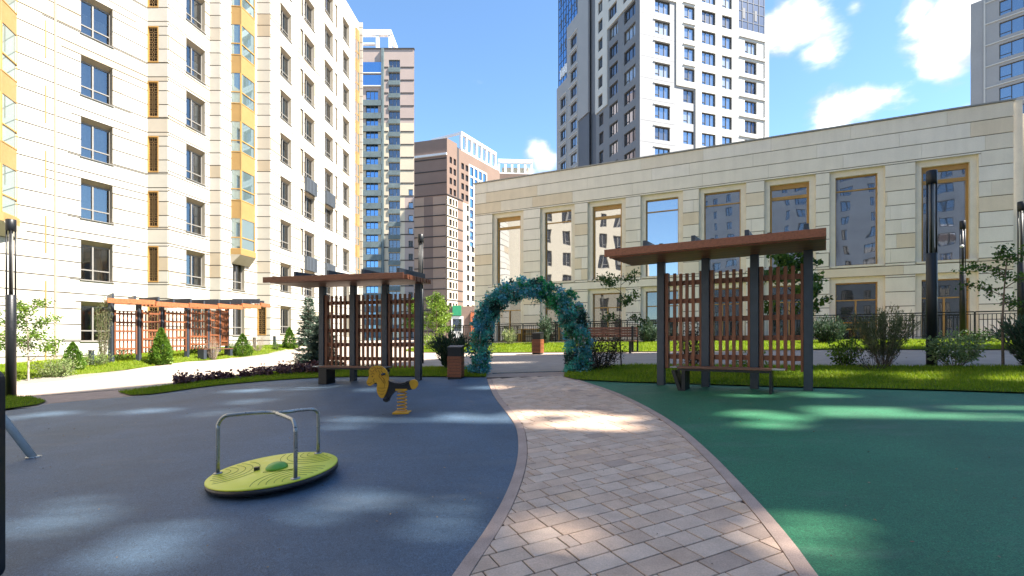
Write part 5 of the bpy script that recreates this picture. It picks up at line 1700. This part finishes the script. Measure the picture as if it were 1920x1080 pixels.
# ------------------------------------------------------------------ lamps
def lamp(x, y, label, h=4.75, r=.11, cctv=False):
    z = Z(x, y)
    root = thing('street_lamp', (x, y, z), label, 'lamp', 'dark column lamps')
    lo = h * .575
    m = MB(); m.lathe([(r, -.05), (r, lo), (r * .9, lo + .01)], c=(x, y, z), n=24); m.build('column', 'steel_black', root, True)
    for k in range(4):
        t = math.pi / 4 + k * math.pi / 2
        px, py = x + math.cos(t) * r * .78, y + math.sin(t) * r * .78
        m = MB(); m.tube([(px, py, z + lo), (px, py, z + h - .28)], r * .17, 8); m.build('rod', 'steel_black', root, True)
    m = MB(); m.tube([(x, y, z + lo), (x, y, z + h - .28)], r * .42, 12); m.build('light_tube', 'frame_grey' if not cctv else 'steel_black', root, True)
    m = MB(); m.lathe([(r * .9, h - .3), (r, h - .29), (r, h), (r * .9, h + .01)], c=(x, y, z), n=24); m.build('cap', 'steel_black', root, True)
    if cctv:
        m = MB(); m.tube([(x - .1, y - .1, z + h - .95), (x - .26, y - .24, z + h - .98)], .05, 10); m.build('camera_housing', 'white_paint', root, True)
lamp(-13.41, 13.56, 'dark column lamp at the left edge before the cream building')
lamp(9.99, 12.06, 'dark column lamp rising from the grass before the last tall window', 4.62)
lamp(-3.33, 18.5, 'dark column lamp behind the pergola on the blue surface', 4.7)
lamp(17.0, 16.9, 'dark column lamp cut off by the right edge', 4.7)
lamp(16.9, 19.0, 'slim dark column with a small white camera by the railing', 4.5, .095, True)

# ------------------------------------------------------------------ railing before the stone building
def railing():
    d = Vector((.9, -.436)); n = Vector((d.y, -d.x)).normalized()
    st = Vector((-4.6, 30.6)); L = 27.0
    z0 = Z(*st)
    root = thing('railing', (st.x, st.y, z0), 'long black metal railing before the stone building', 'railing')
    def zg(s):
        p = st + d * s; return Z(p.x, p.y) + .06
    bal = MB(); bal.box(-.010, .010, -.010, .010, 0, .88); bme = mesh_of(bal, 'baluster', 'steel_black')
    pst = MB(); pst.box(-.025, .025, -.025, .025, -.15, 1.06); pme = mesh_of(pst, 'post', 'steel_black')
    rot = math.atan2(d.y, d.x)
    nb = 14; step = L / nb
    for i in range(nb):
        s0, s1 = i * step, (i + 1) * step
        p = st + d * s0
        inst('post', pme, root, Matrix.Translation((p.x, p.y, zg(s0))) @ Matrix.Rotation(rot, 4, 'Z'))
        for h in (.09, .96, 1.05):
            mb = MB()
            a, b = st + d * (s0 + .026), st + d * (s1 - .026)
            t = .014 if h < 1 else .022
            mb.hexa([(a.x - n.x * t, a.y - n.y * t, zg(s0) + h - t), (b.x - n.x * t, b.y - n.y * t, zg(s1) + h - t), (b.x + n.x * t, b.y + n.y * t, zg(s1) + h - t), (a.x + n.x * t, a.y + n.y * t, zg(s0) + h - t),
                     (a.x - n.x * t, a.y - n.y * t, zg(s0) + h + t), (b.x - n.x * t, b.y - n.y * t, zg(s1) + h + t), (b.x + n.x * t, b.y + n.y * t, zg(s1) + h + t), (a.x + n.x * t, a.y + n.y * t, zg(s0) + h + t)])
            mb.build('rail', 'steel_black', root, fix=True)
        k = 15
        for j in range(1, k):
            s = s0 + (s1 - s0) * j / k; p = st + d * s
            inst('baluster', bme, root, Matrix.Translation((p.x, p.y, zg(s) + .085)) @ Matrix.Rotation(rot, 4, 'Z'))
    mb = MB()
    N = 30
    pts = []
    o = strip('plinth', [(st.x + d.x * L * i / N, st.y + d.y * L * i / N) for i in range(N + 1)], .22, -.3, .075, 'concrete', root, side=-1)
    # paved terrace behind the railing
    a, b = st, st + d * L
    sheet('terrace', [(a.x - n.x * .1, a.y - n.y * .1), (b.x - n.x * .1, b.y - n.y * .1), (b.x - n.x * 2.6, b.y - n.y * 2.6), (a.x - n.x * 2.6, a.y - n.y * 2.6)], .05, 'concrete', 1.0)
railing()

def terrace_table(x, y, label):
    z = Z(x, y) + .05
    root = thing('table', (x, y, z), label, 'table')
    d = Vector((.9, -.436)).normalized(); n = Vector((d.y, -d.x))
    for k in range(4): bx('top_board', 'wood_yellow', root, (x, y), d, n, -.7, .7, -.3 + k * .15, -.16 + k * .15, z + .70, z + .74)
    for s in (-.5, .5): bx('leg', 'wood_yellow', root, (x, y), d, n, s - .07, s + .07, -.2, .2, z, z + .699)
    bx('bench_board', 'wood_yellow', root, (x, y), d, n, -.7, .7, .45, .65, z + .42, z + .46)
    for s in (-.5, .5): bx('bench_leg', 'wood_yellow', root, (x, y), d, n, s - .05, s + .05, .48, .62, z, z + .419)
terrace_table(14.45, 21.75, 'yellow wooden table behind the railing below the seventh tall window')
terrace_table(1.1, 28.95, 'yellow wooden table behind the railing seen through the flower arch')

def bollard(x, y, label):
    z = Z(x, y); root = thing('bollard_light', (x, y, z), label, 'bollard', 'garden bollard lights')
    m = MB(); m.box(x - .07, x + .07, y - .07, y + .07, z - .05, z + .62); m.build('body', 'steel_dark', root, fix=True, bevel=.008)
    m = MB(); m.box(x - .085, x + .085, y - .085, y + .085, z + .62, z + .68); m.build('cap', 'frame_grey', root, fix=True)
bollard(-17.35, 20.9, 'grey bollard light left of the curved pergola')
bollard(-15.5, 30.5, 'dark bollard light right of the curved pergola, beside a dry shrub')
bollard(-15.0, 32.0, 'dark bollard light farthest from the curved pergola')

def kiosk():
    x, y = -9.0, 76
    z = Z(x, y)
    root = thing('kiosk', (x, y, z), 'small brown and red shop entrance with green sign at the foot of the brown block', 'kiosk')
    F = Facade((-10.2, 76), (1, 0))
    m = MB(); fbox(m, F, 0, 7, 0, 6.9, -5, 0); m.build('wall', 'brown_clad', root)
    m = MB(); fbox(m, F, 1.3, 2.6, 5.5, 7.0, 0, .2); m.build('sign', 'sign_green', root)
    m = MB(); fbox(m, F, 1.1, 2.9, 1.6, 5.4, 0, .08); o = m.build('door_frame', 'white_paint', root)
    m = MB(); fbox(m, F, 1.35, 2.65, 3.2, 5.0, .08, .1); m.build('pane', 'glass_tower', o)
    m = MB(); fbox(m, F, 4.0, 7, 0, 6.0, 0, .3); m.build('red_wall', 'orange_kiosk', root)
kiosk()
# ------------------------------------------------------------------ planting
def unit(v): return v / np.maximum(1e-9, np.linalg.norm(v, axis=-1, keepdims=True))
def leaf_faces(C, D, size, aspect=.5, fold=.25):
    """diamond leaves at C pointing along D"""
    n = len(C)
    D = unit(D)
    S = unit(np.cross(D, rng.normal(size=(n, 3))))
    Nn = np.cross(S, D)
    size = np.broadcast_to(size, (n,))[:, None]
    w = size * aspect / 2
    V = np.empty((n, 4, 3))
    V[:, 0] = C - D * size * .5
    V[:, 1] = C + S * w + Nn * size * fold * .2
    V[:, 2] = C + D * size * .5 - Nn * size * fold * .3
    V[:, 3] = C - S * w + Nn * size * fold * .2
    return V
def clump_tint(C, base=.5, f=2.0, amp=.5, jit=.14, seed=0.0):
    t = np.array([mnoise.noise((p[0] * f + seed, p[1] * f, p[2] * f)) for p in C])
    return np.clip(base + amp * t + rng.normal(0, jit, len(C)), 0, 1)
def rnd_dirs(n, up=0.0):
    d = rng.normal(size=(n, 3)); d[:, 2] += up
    return unit(d)

def conifer_cone(x, y, h, r, label, mat='leaf_thuja', n=2600, group=None, name='conical_shrub', skirt=.0, base=.5):
    z = Z(x, y); root = thing(name, (x, y, z), label, 'shrub', group)
    t = rng.random(n) ** 1.25
    prof = np.where(t < .18, .72 + .28 * t / .18, np.clip(1 - (t - .18) / .82, 0, 1) ** .72)
    a = rng.uniform(0, 2 * np.pi, n)
    lump = 1 + .16 * np.sin(a * 5 + t * 9) + .10 * np.sin(a * 9 - t * 15)
    rad = r * prof * lump * (1 - .45 * rng.random(n) ** 2.2)
    C = np.stack([x + rad * np.cos(a), y + rad * np.sin(a), z + .02 + h * t], 1)
    D = np.stack([np.cos(a), np.sin(a), .9 + rng.normal(0, .4, n)], 1) + rng.normal(0, .35, (n, 3))
    V = leaf_faces(C, D, rng.uniform(.07, .13, n) * max(.7, h / 1.4), .5)
    tri_mesh('foliage', V, mat, clump_tint(C, base, 5, .5, .15, x), root)
    m = MB(); m.tube([(x, y, z - .05), (x, y, z + h * .8)], [.03, .01], 6); m.build('trunk', 'bark_dark', root)
    return root

def stems_bush(x, y, h, r, label, mat, name='shrub', stems=14, leaves=1800, leaf=.06, aspect=.45, lean=1.0, bare=.25, up=.3, bark='bark', base=.5, thick=.010, spread=.09, amp=.45, group=None, cat='shrub', bend=.3, shape=None):
    z = Z(x, y); root = thing(name, (x, y, z), label, cat, group)
    m = MB(); paths = []
    for k in range(stems):
        a = 2 * math.pi * (k + rnd.random()) / stems; q = math.sqrt(rnd.random())
        tip = Vector((x + math.cos(a) * r * q * lean, y + math.sin(a) * r * q * lean, z + h * rnd.uniform(.72, 1.0) * (1 - .25 * q * q)))
        b = Vector((x + math.cos(a) * r * .10, y + math.sin(a) * r * .10, z - .03))
        mid = b.lerp(tip, .5) + Vector((math.cos(a) * r * bend * .4, math.sin(a) * r * bend * .4, -h * .04))
        P = smooth_line([tuple(b), tuple(mid), tuple(tip)], 4)
        m.tube(P, [thick * (1 - .75 * i / (len(P) - 1)) for i in range(len(P))], 5); paths.append(np.array(P))
    m.build('stems', bark, root)
    pid = rng.integers(0, len(paths), leaves); tt = bare + (1 - bare) * rng.random(leaves) ** .8
    C = np.empty((leaves, 3)); T = np.empty((leaves, 3))
    for i in range(leaves):
        P = paths[pid[i]]; f = tt[i] * (len(P) - 1); k = min(int(f), len(P) - 2)
        C[i] = P[k] + (P[k + 1] - P[k]) * (f - k); T[i] = P[k + 1] - P[k]
    T = unit(T)
    off = rng.normal(0, 1, (leaves, 3)) * spread * (.35 + .65 * tt)[:, None]
    C = C + off; C[:, 2] = np.maximum(C[:, 2], z + .02)
    D = T * up * 2 + unit(off + 1e-6) + rng.normal(0, .3, (leaves, 3))
    V = leaf_faces(C, D, rng.uniform(.7, 1.25, leaves) * leaf, aspect)
    tri_mesh('foliage', V, mat, clump_tint(C, base, 4, amp, .16, x * 3), root)
    return root

def tree(x, y, h, label, mat, name='young_tree', trunk=.03, clear=.4, spread=.8, boughs=9, clumps=7, per=28, leaf=.09, aspect=.55, bark='bark', clr=.16, group=None, base=.5, droop=0.0, crown_top=1.0):
    z = Z(x, y); root = thing(name, (x, y, z), label, 'tree', group)
    top = Vector((x + rnd.uniform(-.06, .06) * h, y, z + h * .95))
    P = smooth_line([(x, y, z - .05), (x + rnd.uniform(-.02, .02) * h, y, z + h * .45), tuple(top)], 6)
    m = MB(); m.tube(P, [trunk * (1 - .75 * i / (len(P) - 1)) for i in range(len(P))], 8); m.build('trunk', bark, root, True)
    m = MB(); cent = []
    for k in range(boughs):
        f = clear + (1 - clear) * (k + rnd.random() * .6) / boughs
        i = min(len(P) - 2, int(f * (len(P) - 1))); b = Vector(P[i]).lerp(Vector(P[i + 1]), f * (len(P) - 1) - i)
        a = k * 2.4 + rnd.uniform(-.5, .5)
        L = spread * (1 - .55 * ((f - clear) / (1 - clear)) ** 1.5) * rnd.uniform(.7, 1.1)
        tip = b + Vector((math.cos(a) * L, math.sin(a) * L, L * rnd.uniform(.25, .75) - droop * L))
        mid = b.lerp(tip, .5) + Vector((0, 0, .10 * L))
        Q = smooth_line([tuple(b), tuple(mid), tuple(tip)], 4)
        m.tube(Q, [trunk * .42 * (1 - .7 * j / (len(Q) - 1)) for j in range(len(Q))], 5)
        for c in range(clumps):
            t = rnd.uniform(.35, 1.0); j = min(len(Q) - 2, int(t * (len(Q) - 1)))
            q = Vector(Q[j]).lerp(Vector(Q[j + 1]), t * (len(Q) - 1) - j)
            cent.append(q + Vector((rnd.gauss(0, .10) * spread, rnd.gauss(0, .10) * spread, rnd.gauss(0, .08) * spread)))
    m.build('branches', bark, root)
    n = len(cent) * per
    cc = np.repeat(np.array([tuple(c) for c in cent]), per, 0)
    C = cc + rng.normal(0, clr * .55, (n, 3)) * np.array([1, 1, .7])
    D = rnd_dirs(n, -.15)
    V = leaf_faces(C, D, rng.uniform(.7, 1.2, n) * leaf, aspect)
    tri_mesh('crown', V, mat, clump_tint(cc, base, 2.5, .5, .17, x), root)
    return root

def spruce(x, y, h, r, label, mat='leaf_spruce', whorls=13, sparse=1.0, name='spruce_tree', base=.5):
    z = Z(x, y); root = thing(name, (x, y, z), label, 'tree')
    m = MB(); m.tube([(x, y, z - .05), (x, y, z + h * .97)], [.045, .006], 7); m.build('trunk', 'bark_dark', root)
    m = MB(); C, D = [], []
    for k in range(whorls):
        nb = 8 if k < whorls * .7 else 6
        for b in range(nb):
            t = min(.99, (k + .4 + rnd.uniform(-.5, .5)) / whorls); zz_ = z + h * (.04 + .93 * t); L = r * (1 - t) ** .85 + .05
            a = 2 * math.pi * (b + rnd.random() * .7) / nb + k * .8
            l = L * rnd.uniform(.75, 1.1); d = Vector((math.cos(a), math.sin(a), 0))
            tip = Vector((x, y, zz_)) + d * l + Vector((0, 0, l * rnd.uniform(-.22, .22) + .30 * l * t))
            m.tube([(x, y, zz_), tuple(tip)], [.010, .003], 4)
            q = int(46 * l / r * sparse) + 12
            for i in range(q):
                f = rnd.uniform(.12, 1.02); p = Vector((x, y, zz_)).lerp(tip, f)
                w = .14 * (1.05 - f) * (r / .7) + .02
                side = Vector((-d.y, d.x, 0)) * rnd.gauss(0, w)
                C.append(tuple(p + side + Vector((0, 0, rnd.gauss(0, .03))))); dd = d * .8 + side.normalized() * .6 if side.length > 1e-6 else d
                D.append(tuple(dd + Vector((0, 0, rnd.uniform(-.1, .35)))))
    m.build('branches', 'bark_dark', root)
    C = np.array(C); D = np.array(D)
    V = leaf_faces(C, D, rng.uniform(.08, .15, len(C)), .26)
    tri_mesh('needles', V, mat, clump_tint(C, base, 3, .5, .16, x), root)
    return root

# --- flower arch
def arch():
    L = Vector((-.95, 14.2)); R = Vector((1.86, 13.8))
    c = (L + R) / 2; d = (R - L).normalized(); n = Vector((-d.y, d.x))
    zg = Z(c.x, c.y)
    root = thing('flower_arch', (c.x, c.y, zg), 'large arch of teal, blue and green artificial flowers over the path', 'arch')
    half = (R - L).length / 2; H = 2.34
    path = []
    for k in range(61):
        t = k / 60
        a = math.pi * (1 - t)
        cx = math.cos(a); sz = math.sin(a)
        u = half * (abs(cx) ** .80) * (1 if cx > 0 else -1)
        z = H * (sz ** .80)
        u *= 1.0 + .05 * math.sin(a) ** 2 - .03 * (1 - sz) ** 3
        path.append(Vector((c.x + d.x * u, c.y + d.y * u, zg + z)))
    for off in (-.10, .10):
        m = MB(); m.tube([(p.x + n.x * off, p.y + n.y * off, p.z - (.05 if i in (0, 60) else 0)) for i, p in enumerate(path)], .018, 8); m.build('frame_hoop', 'white_paint', root, True)
    arr = np.array([tuple(p) for p in path]); seg = np.linalg.norm(np.diff(arr, axis=0), axis=1); cum = np.concatenate([[0], np.cumsum(seg)])
    n_cl = 760
    s = rng.uniform(0, cum[-1], n_cl)
    base = np.stack([np.interp(s, cum, arr[:, i]) for i in range(3)], 1)
    tt = s / cum[-1]
    thick = .25 + .07 * np.sin(tt * 9.0 + .8) * .5 + .085 * np.clip((tt - .55) * 3, 0, 1) + .07 * np.exp(-((tt - .5) / .2) ** 2)
    tang = np.stack([np.interp(s, cum, np.gradient(arr[:, i], cum)) for i in range(3)], 1); tang = unit(tang)
    rv = rng.normal(size=(n_cl, 3)); rv = unit(rv - (rv * tang).sum(1, keepdims=True) * tang)
    rr = thick * np.sqrt(rng.random(n_cl)) * 1.0
    cc = base + rv * rr[:, None]
    cc[:, 2] = np.maximum(cc[:, 2], zg + .05)
    # clusters keep one hue each
    hue = np.array([mnoise.noise((p[0] * 1.6, p[1] * 1.6 + 3, p[2] * 1.6)) + .6 * mnoise.noise((p[0] * 3.6, 7, p[2] * 3.6)) for p in cc])
    q = np.clip(.36 + hue * .62 + rng.normal(0, .09, n_cl), 0.02, .84)
    q[(rng.random(n_cl) < .10)] = .05
    q[(rng.random(n_cl) < .05)] = .86
    top_green = (tt > .55) & (tt < .70) & (rng.random(n_cl) < .6); q[top_green] = rng.uniform(.66, .8, top_green.sum())
    per = 34
    C = np.repeat(cc, per, 0) + rng.normal(0, .052, (n_cl * per, 3))
    out = unit(C - np.repeat(base, per, 0))
    D = out + rng.normal(0, .75, (n_cl * per, 3))
    tint = np.clip(np.repeat(q, per) + rng.normal(0, .035, n_cl * per), 0, .9)
    hi = rng.random(n_cl * per) < .07; tint[hi] = rng.uniform(.93, 1, hi.sum())
    V = leaf_faces(C, D, rng.uniform(.045, .095, n_cl * per), .72, .5)
    o = tri_mesh('flowers', V, 'leaf_arch', tint, root); o['kind'] = 'stuff'
    # trailing sprigs below the crown and stray twigs
    m = MB(); C, D = [], []
    for k in range(70):
        i = rnd.randrange(6, 55); p = path[i]
        u = Vector((rnd.gauss(0, 1), rnd.gauss(0, .6), rnd.gauss(0, 1))).normalized()
        b = p + u * .2; e = b + u * rnd.uniform(.12, .28)
        if 28 < i < 40 and rnd.random() < .5: b = p + Vector((rnd.uniform(-.1, .1), 0, -.2)); e = b + Vector((rnd.uniform(-.1, .1), 0, -rnd.uniform(.15, .38)))
        m.tube([tuple(b), tuple(e)], .003, 4)
        for j in range(12):
            f = rnd.uniform(.3, 1.05); q_ = b.lerp(e, f); C.append((q_.x + rnd.gauss(0, .02), q_.y + rnd.gauss(0, .02), q_.z + rnd.gauss(0, .02))); D.append((rnd.gauss(0, 1), rnd.gauss(0, 1), rnd.gauss(0, 1)))
    m.build('twigs', 'bark_dark', root)
    C = np.array(C); V = leaf_faces(C, np.array(D), rng.uniform(.04, .065, len(C)), .6)
    o = tri_mesh('sprig_leaves', V, 'leaf_arch', np.clip(rng.choice([.05, .12, .3, .66], len(C)) + rng.normal(0, .02, len(C)), 0, 1), root); o['kind'] = 'stuff'
arch()

# --- left lawn
tree(-16.75, 17.55, 2.75, 'young leafy tree between the left lamp and the round shrubs', 'leaf_bright', trunk=.035, clear=.28, spread=.85, boughs=13, clumps=8, per=22, leaf=.10, bark='bark_pale', base=.45, clr=.2)
tree(-19.2, 18.4, 2.5, 'young leafy tree cut off by the left edge', 'leaf_bright', trunk=.035, clear=.3, spread=.8, boughs=10, clumps=7, per=20, leaf=.10, bark='bark_pale', base=.4, clr=.2)
stems_bush(-17.4, 21.55, 3.2, .26, 'slim grey columnar juniper at the near end of the curved pergola', 'leaf_olive', 'columnar_juniper', 12, 2200, .07, .3, 1, .08, .8, spread=.06, base=.62, thick=.012)
conifer_cone(-17.25, 19.9, 1.05, .40, 'small conical thuja by the left bollard light', base=.5)
conifer_cone(-15.75, 22.75, 1.62, .44, 'tall conical thuja in front of the curved pergola', n=3400, base=.58)
conifer_cone(-14.35, 27.0, 1.2, .48, 'round conical thuja right of the curved pergola', base=.52)
conifer_cone(-13.75, 31.3, 1.3, .40, 'slim conical thuja left of the spruces', base=.48)
stems_bush(-16.7, 18.6, .72, .65, 'low variegated shrub left of the small thuja', 'leaf_varieg', 'shrub', 20, 1700, .075, .5, 1, .15, .1, spread=.10, base=.5)
stems_bush(-17.25, 21.0, .62, .5, 'low green shrub between bollard light and juniper', 'leaf_varieg', 'shrub', 14, 900, .07, .5, 1, .15, .1, spread=.1, base=.35)
stems_bush(-14.85, 25.2, 1.2, .45, 'dry pinkish shrub before the curved pergola', 'leaf_dry', 'dry_shrub', 26, 1300, .05, .3, 1, .1, .6, spread=.06, bark='bark_pale', base=.5, thick=.008)
stems_bush(-14.55, 29.0, 1.05, .5, 'dry tan shrub right of the round thuja', 'leaf_dry', 'dry_shrub', 24, 900, .05, .3, 1, .15, .6, spread=.07, bark='bark_pale', base=.6, thick=.008)
stems_bush(-15.0, 27.6, .7, .5, 'small green plant behind the round thuja', 'leaf_green', 'shrub', 10, 700, .07, .5, 1, .1, .1, spread=.09)
stems_bush(-14.1, 30.2, .5, .35, 'small green plant beside the far bollard lights', 'leaf_green', 'shrub', 10, 500, .06, .5, 1, .1, .1, spread=.08)
for i, (x, y, h, r, lab) in enumerate([(-18.5, 24.0, .6, .5, 'low shrub behind the near end of the curved pergola'), (-17.4, 25.3, .75, .6, 'leafy shrub behind the middle of the curved pergola'), (-16.9, 27.0, .6, .5, 'low shrub behind the far end of the curved pergola')]):
    stems_bush(x, y, h, r, lab, 'leaf_bright', 'shrub', 12, 700, .08, .5, 1, .1, .1, spread=.1, base=.4)
spruce(-7.75, 19.3, 2.75, .72, 'thin pale spruce left of the pergola on the blue surface', whorls=17, sparse=1.1, base=.6)
spruce(-6.45, 17.2, 1.95, .75, 'dense dark spruce at the left post of the pergola on the blue surface', whorls=16, sparse=2.2, base=.5)
# purple ground cover, plant by plant
spots = [(-9.55, 14.75, .2), (-9.3, 15.15, .22), (-9.75, 15.0, .2), (-9.05, 15.5, .18), (-8.75, 15.6, .16), (-8.35, 15.9, .19), (-8.1, 16.4, .22), (-7.8, 16.1, .22), (-7.55, 16.7, .26), (-7.3, 16.3, .26), (-7.0, 16.9, .27), (-6.85, 16.35, .25), (-6.6, 16.7, .28), (-6.3, 16.2, .26), (-6.15, 16.6, .28), (-5.95, 16.1, .24)]
for x, y, h in spots:
    stems_bush(x, y, h * 1.35, .27, 'low purple leaved plant in the bed left of the pergola on the blue surface', 'leaf_purple', 'purple_plant', 12, 230, .10, .75, 1, .25, -.2, spread=.07, base=.5, thick=.004, cat='plant', group='purple plants in the bed', amp=.3)

# --- by the arch
stems_bush(-1.95, 16.0, 1.25, .62, 'dark spiky juniper between the litter bin and the pergola on the blue surface', 'leaf_juniper', 'juniper', 34, 3600, .13, .24, 1.2, .06, 1.0, spread=.06, base=.36, bend=-.2)
stems_bush(-1.0, 17.2, 1.05, .45, 'pale green shrub behind the left foot of the arch', 'leaf_varieg', 'shrub', 14, 1000, .07, .4, 1, .15, .4, spread=.09, base=.45)
stems_bush(2.45, 14.05, 1.05, .62, 'dark brownish shrub at the right foot of the arch', 'leaf_redbrown', 'shrub', 24, 2000, .065, .5, 1.1, .2, .2, spread=.08, base=.45, bark='bark_dark')
tree(3.11, 14.4, 2.75, 'thin young tree with sparse branches right of the arch', 'leaf_green', trunk=.022, clear=.5, spread=.85, boughs=7, clumps=4, per=34, leaf=.09, bark='bark_dark', base=.4, clr=.15, droop=.3)
stems_bush(-.1, 27.4, .95, .42, 'pale spiky shrub at the railing seen through the arch', 'leaf_varieg', 'shrub', 18, 1000, .11, .22, 1, .05, .9, spread=.06, base=.55)
stems_bush(6.6, 24.5, 1.1, .55, 'dark shrub at the railing left of the pergola on the green surface', 'leaf_juniper', 'shrub', 22, 2200, .13, .3, 1, .05, .6, spread=.08, base=.35)
stems_bush(1.75, 26.6, 1.6, .4, 'dark green shrub at the railing behind the right side of the arch', 'leaf_juniper', 'shrub', 18, 1800, .13, .3, 1, .05, .6, spread=.1, base=.35)
tree(-4.4, 29.5, 3.0, 'bright green young tree beyond the left pergola', 'leaf_bright', trunk=.05, clear=.25, spread=.8, boughs=11, clumps=7, per=22, leaf=.13, base=.6, clr=.25)
stems_bush(-4.15, 26.2, .9, .6, 'yellow green shrub on the lawn beyond the left pergola', 'leaf_bright', 'shrub', 16, 1000, .10, .5, 1, .05, .2, spread=.12, base=.8)
# --- behind and right of the right pergola
stems_bush(5.0, 14.0, 1.25, .45, 'dark shrub behind the left bay of the right pergola', 'leaf_redbrown', 'shrub', 18, 1400, .07, .5, 1, .2, .3, spread=.08, base=.5)
tree(7.05, 12.75, 2.95, 'young tree with large leaves behind the right post of the right pergola', 'leaf_green', trunk=.028, clear=.45, spread=.85, boughs=11, clumps=7, per=20, leaf=.13, aspect=.75, bark='bark_dark', base=.5, clr=.17)
stems_bush(5.6, 11.9, .5, .35, 'low bright plant behind the right pergola', 'leaf_bright', 'shrub', 10, 500, .07, .5, 1, .1, .1, spread=.09, base=.5)
stems_bush(12.2, 19.6, 1.05, .62, 'round dark juniper at the railing right of the right pergola', 'leaf_juniper', 'juniper', 30, 3000, .13, .28, 1, .04, .7, spread=.08, base=.3)
stems_bush(8.15, 12.4, .72, .38, 'small bright green shrub beside the tall feathery shrub', 'leaf_bright', 'shrub', 12, 1000, .075, .5, 1, .2, .2, spread=.08, base=.45)
stems_bush(8.95, 12.2, 1.55, .72, 'tall feathery shrub with bare lower stems', 'leaf_olive', 'shrub', 44, 5200, .085, .18, 1, .32, 1.1, spread=.05, base=.55, bend=-.15, thick=.008)
stems_bush(8.2, 11.45, .75, .6, 'bare twiggy shrub in the grass before the feathery shrub', 'leaf_redbrown', 'shrub', 26, 260, .05, .4, 1.1, .3, .4, spread=.05, base=.6, thick=.006, bark='bark_dark')
stems_bush(10.05, 11.5, .82, .50, 'variegated pale shrub at the foot of the right lamp', 'leaf_varieg', 'shrub', 18, 1700, .085, .42, 1.05, .38, .1, spread=.085, base=.5)
tree(11.0, 11.35, 2.75, 'thin young tree near the right edge', 'leaf_green', trunk=.03, clear=.52, spread=.85, boughs=7, clumps=4, per=34, leaf=.085, bark='bark', base=.5, clr=.15, droop=.3)
stems_bush(11.25, 10.95, 1.2, .62, 'spiky dark juniper cut off by the right edge', 'leaf_juniper', 'juniper', 36, 4200, .12, .24, 1.2, .06, 1.0, spread=.06, base=.42, bend=-.2)
stems_bush(16.2, 17.55, .4, .6, 'low dark shrub under the railing near the right lamp', 'leaf_green', 'shrub', 14, 700, .09, .5, 1, .05, 0, spread=.1, base=.25)
for (x, y, h, r, lab) in [(-22.5, 60, 5, 2, 'tree at the far end of the cream building'), (-8.5, 60, 4.5, 1.7, 'distant tree before the banded tower'), (-13.5, 70, 5.5, 2, 'distant tree before the brown block')]:
    tree(x, y, h, lab, 'leaf_bright', 'tree', .09, .25, r * .8, 12, 8, 24, .3, .6, 'bark', .5, base=.5)

# --- stray fallen leaves on the play surfaces and the path
def litter():
    n = 420
    P = np.stack([rng.uniform(-9, 9, n), rng.uniform(2.6, 13, n)], 1)
    C = np.stack([P[:, 0], P[:, 1], np.array([Z(x, y) + .016 for x, y in P])], 1)
    D = rng.normal(size=(n, 3)); D[:, 2] *= .12
    V = leaf_faces(C, D, rng.uniform(.012, .034, n), .6)
    V[:, :, 2] = np.maximum(V[:, :, 2], C[:, None, 2] - .002)
    tag(tri_mesh('leaf_litter', V, 'leaf_dry', rng.random(n)), 'tiny dry leaves scattered over the play surfaces and path', 'leaves', None, 'stuff')
litter()
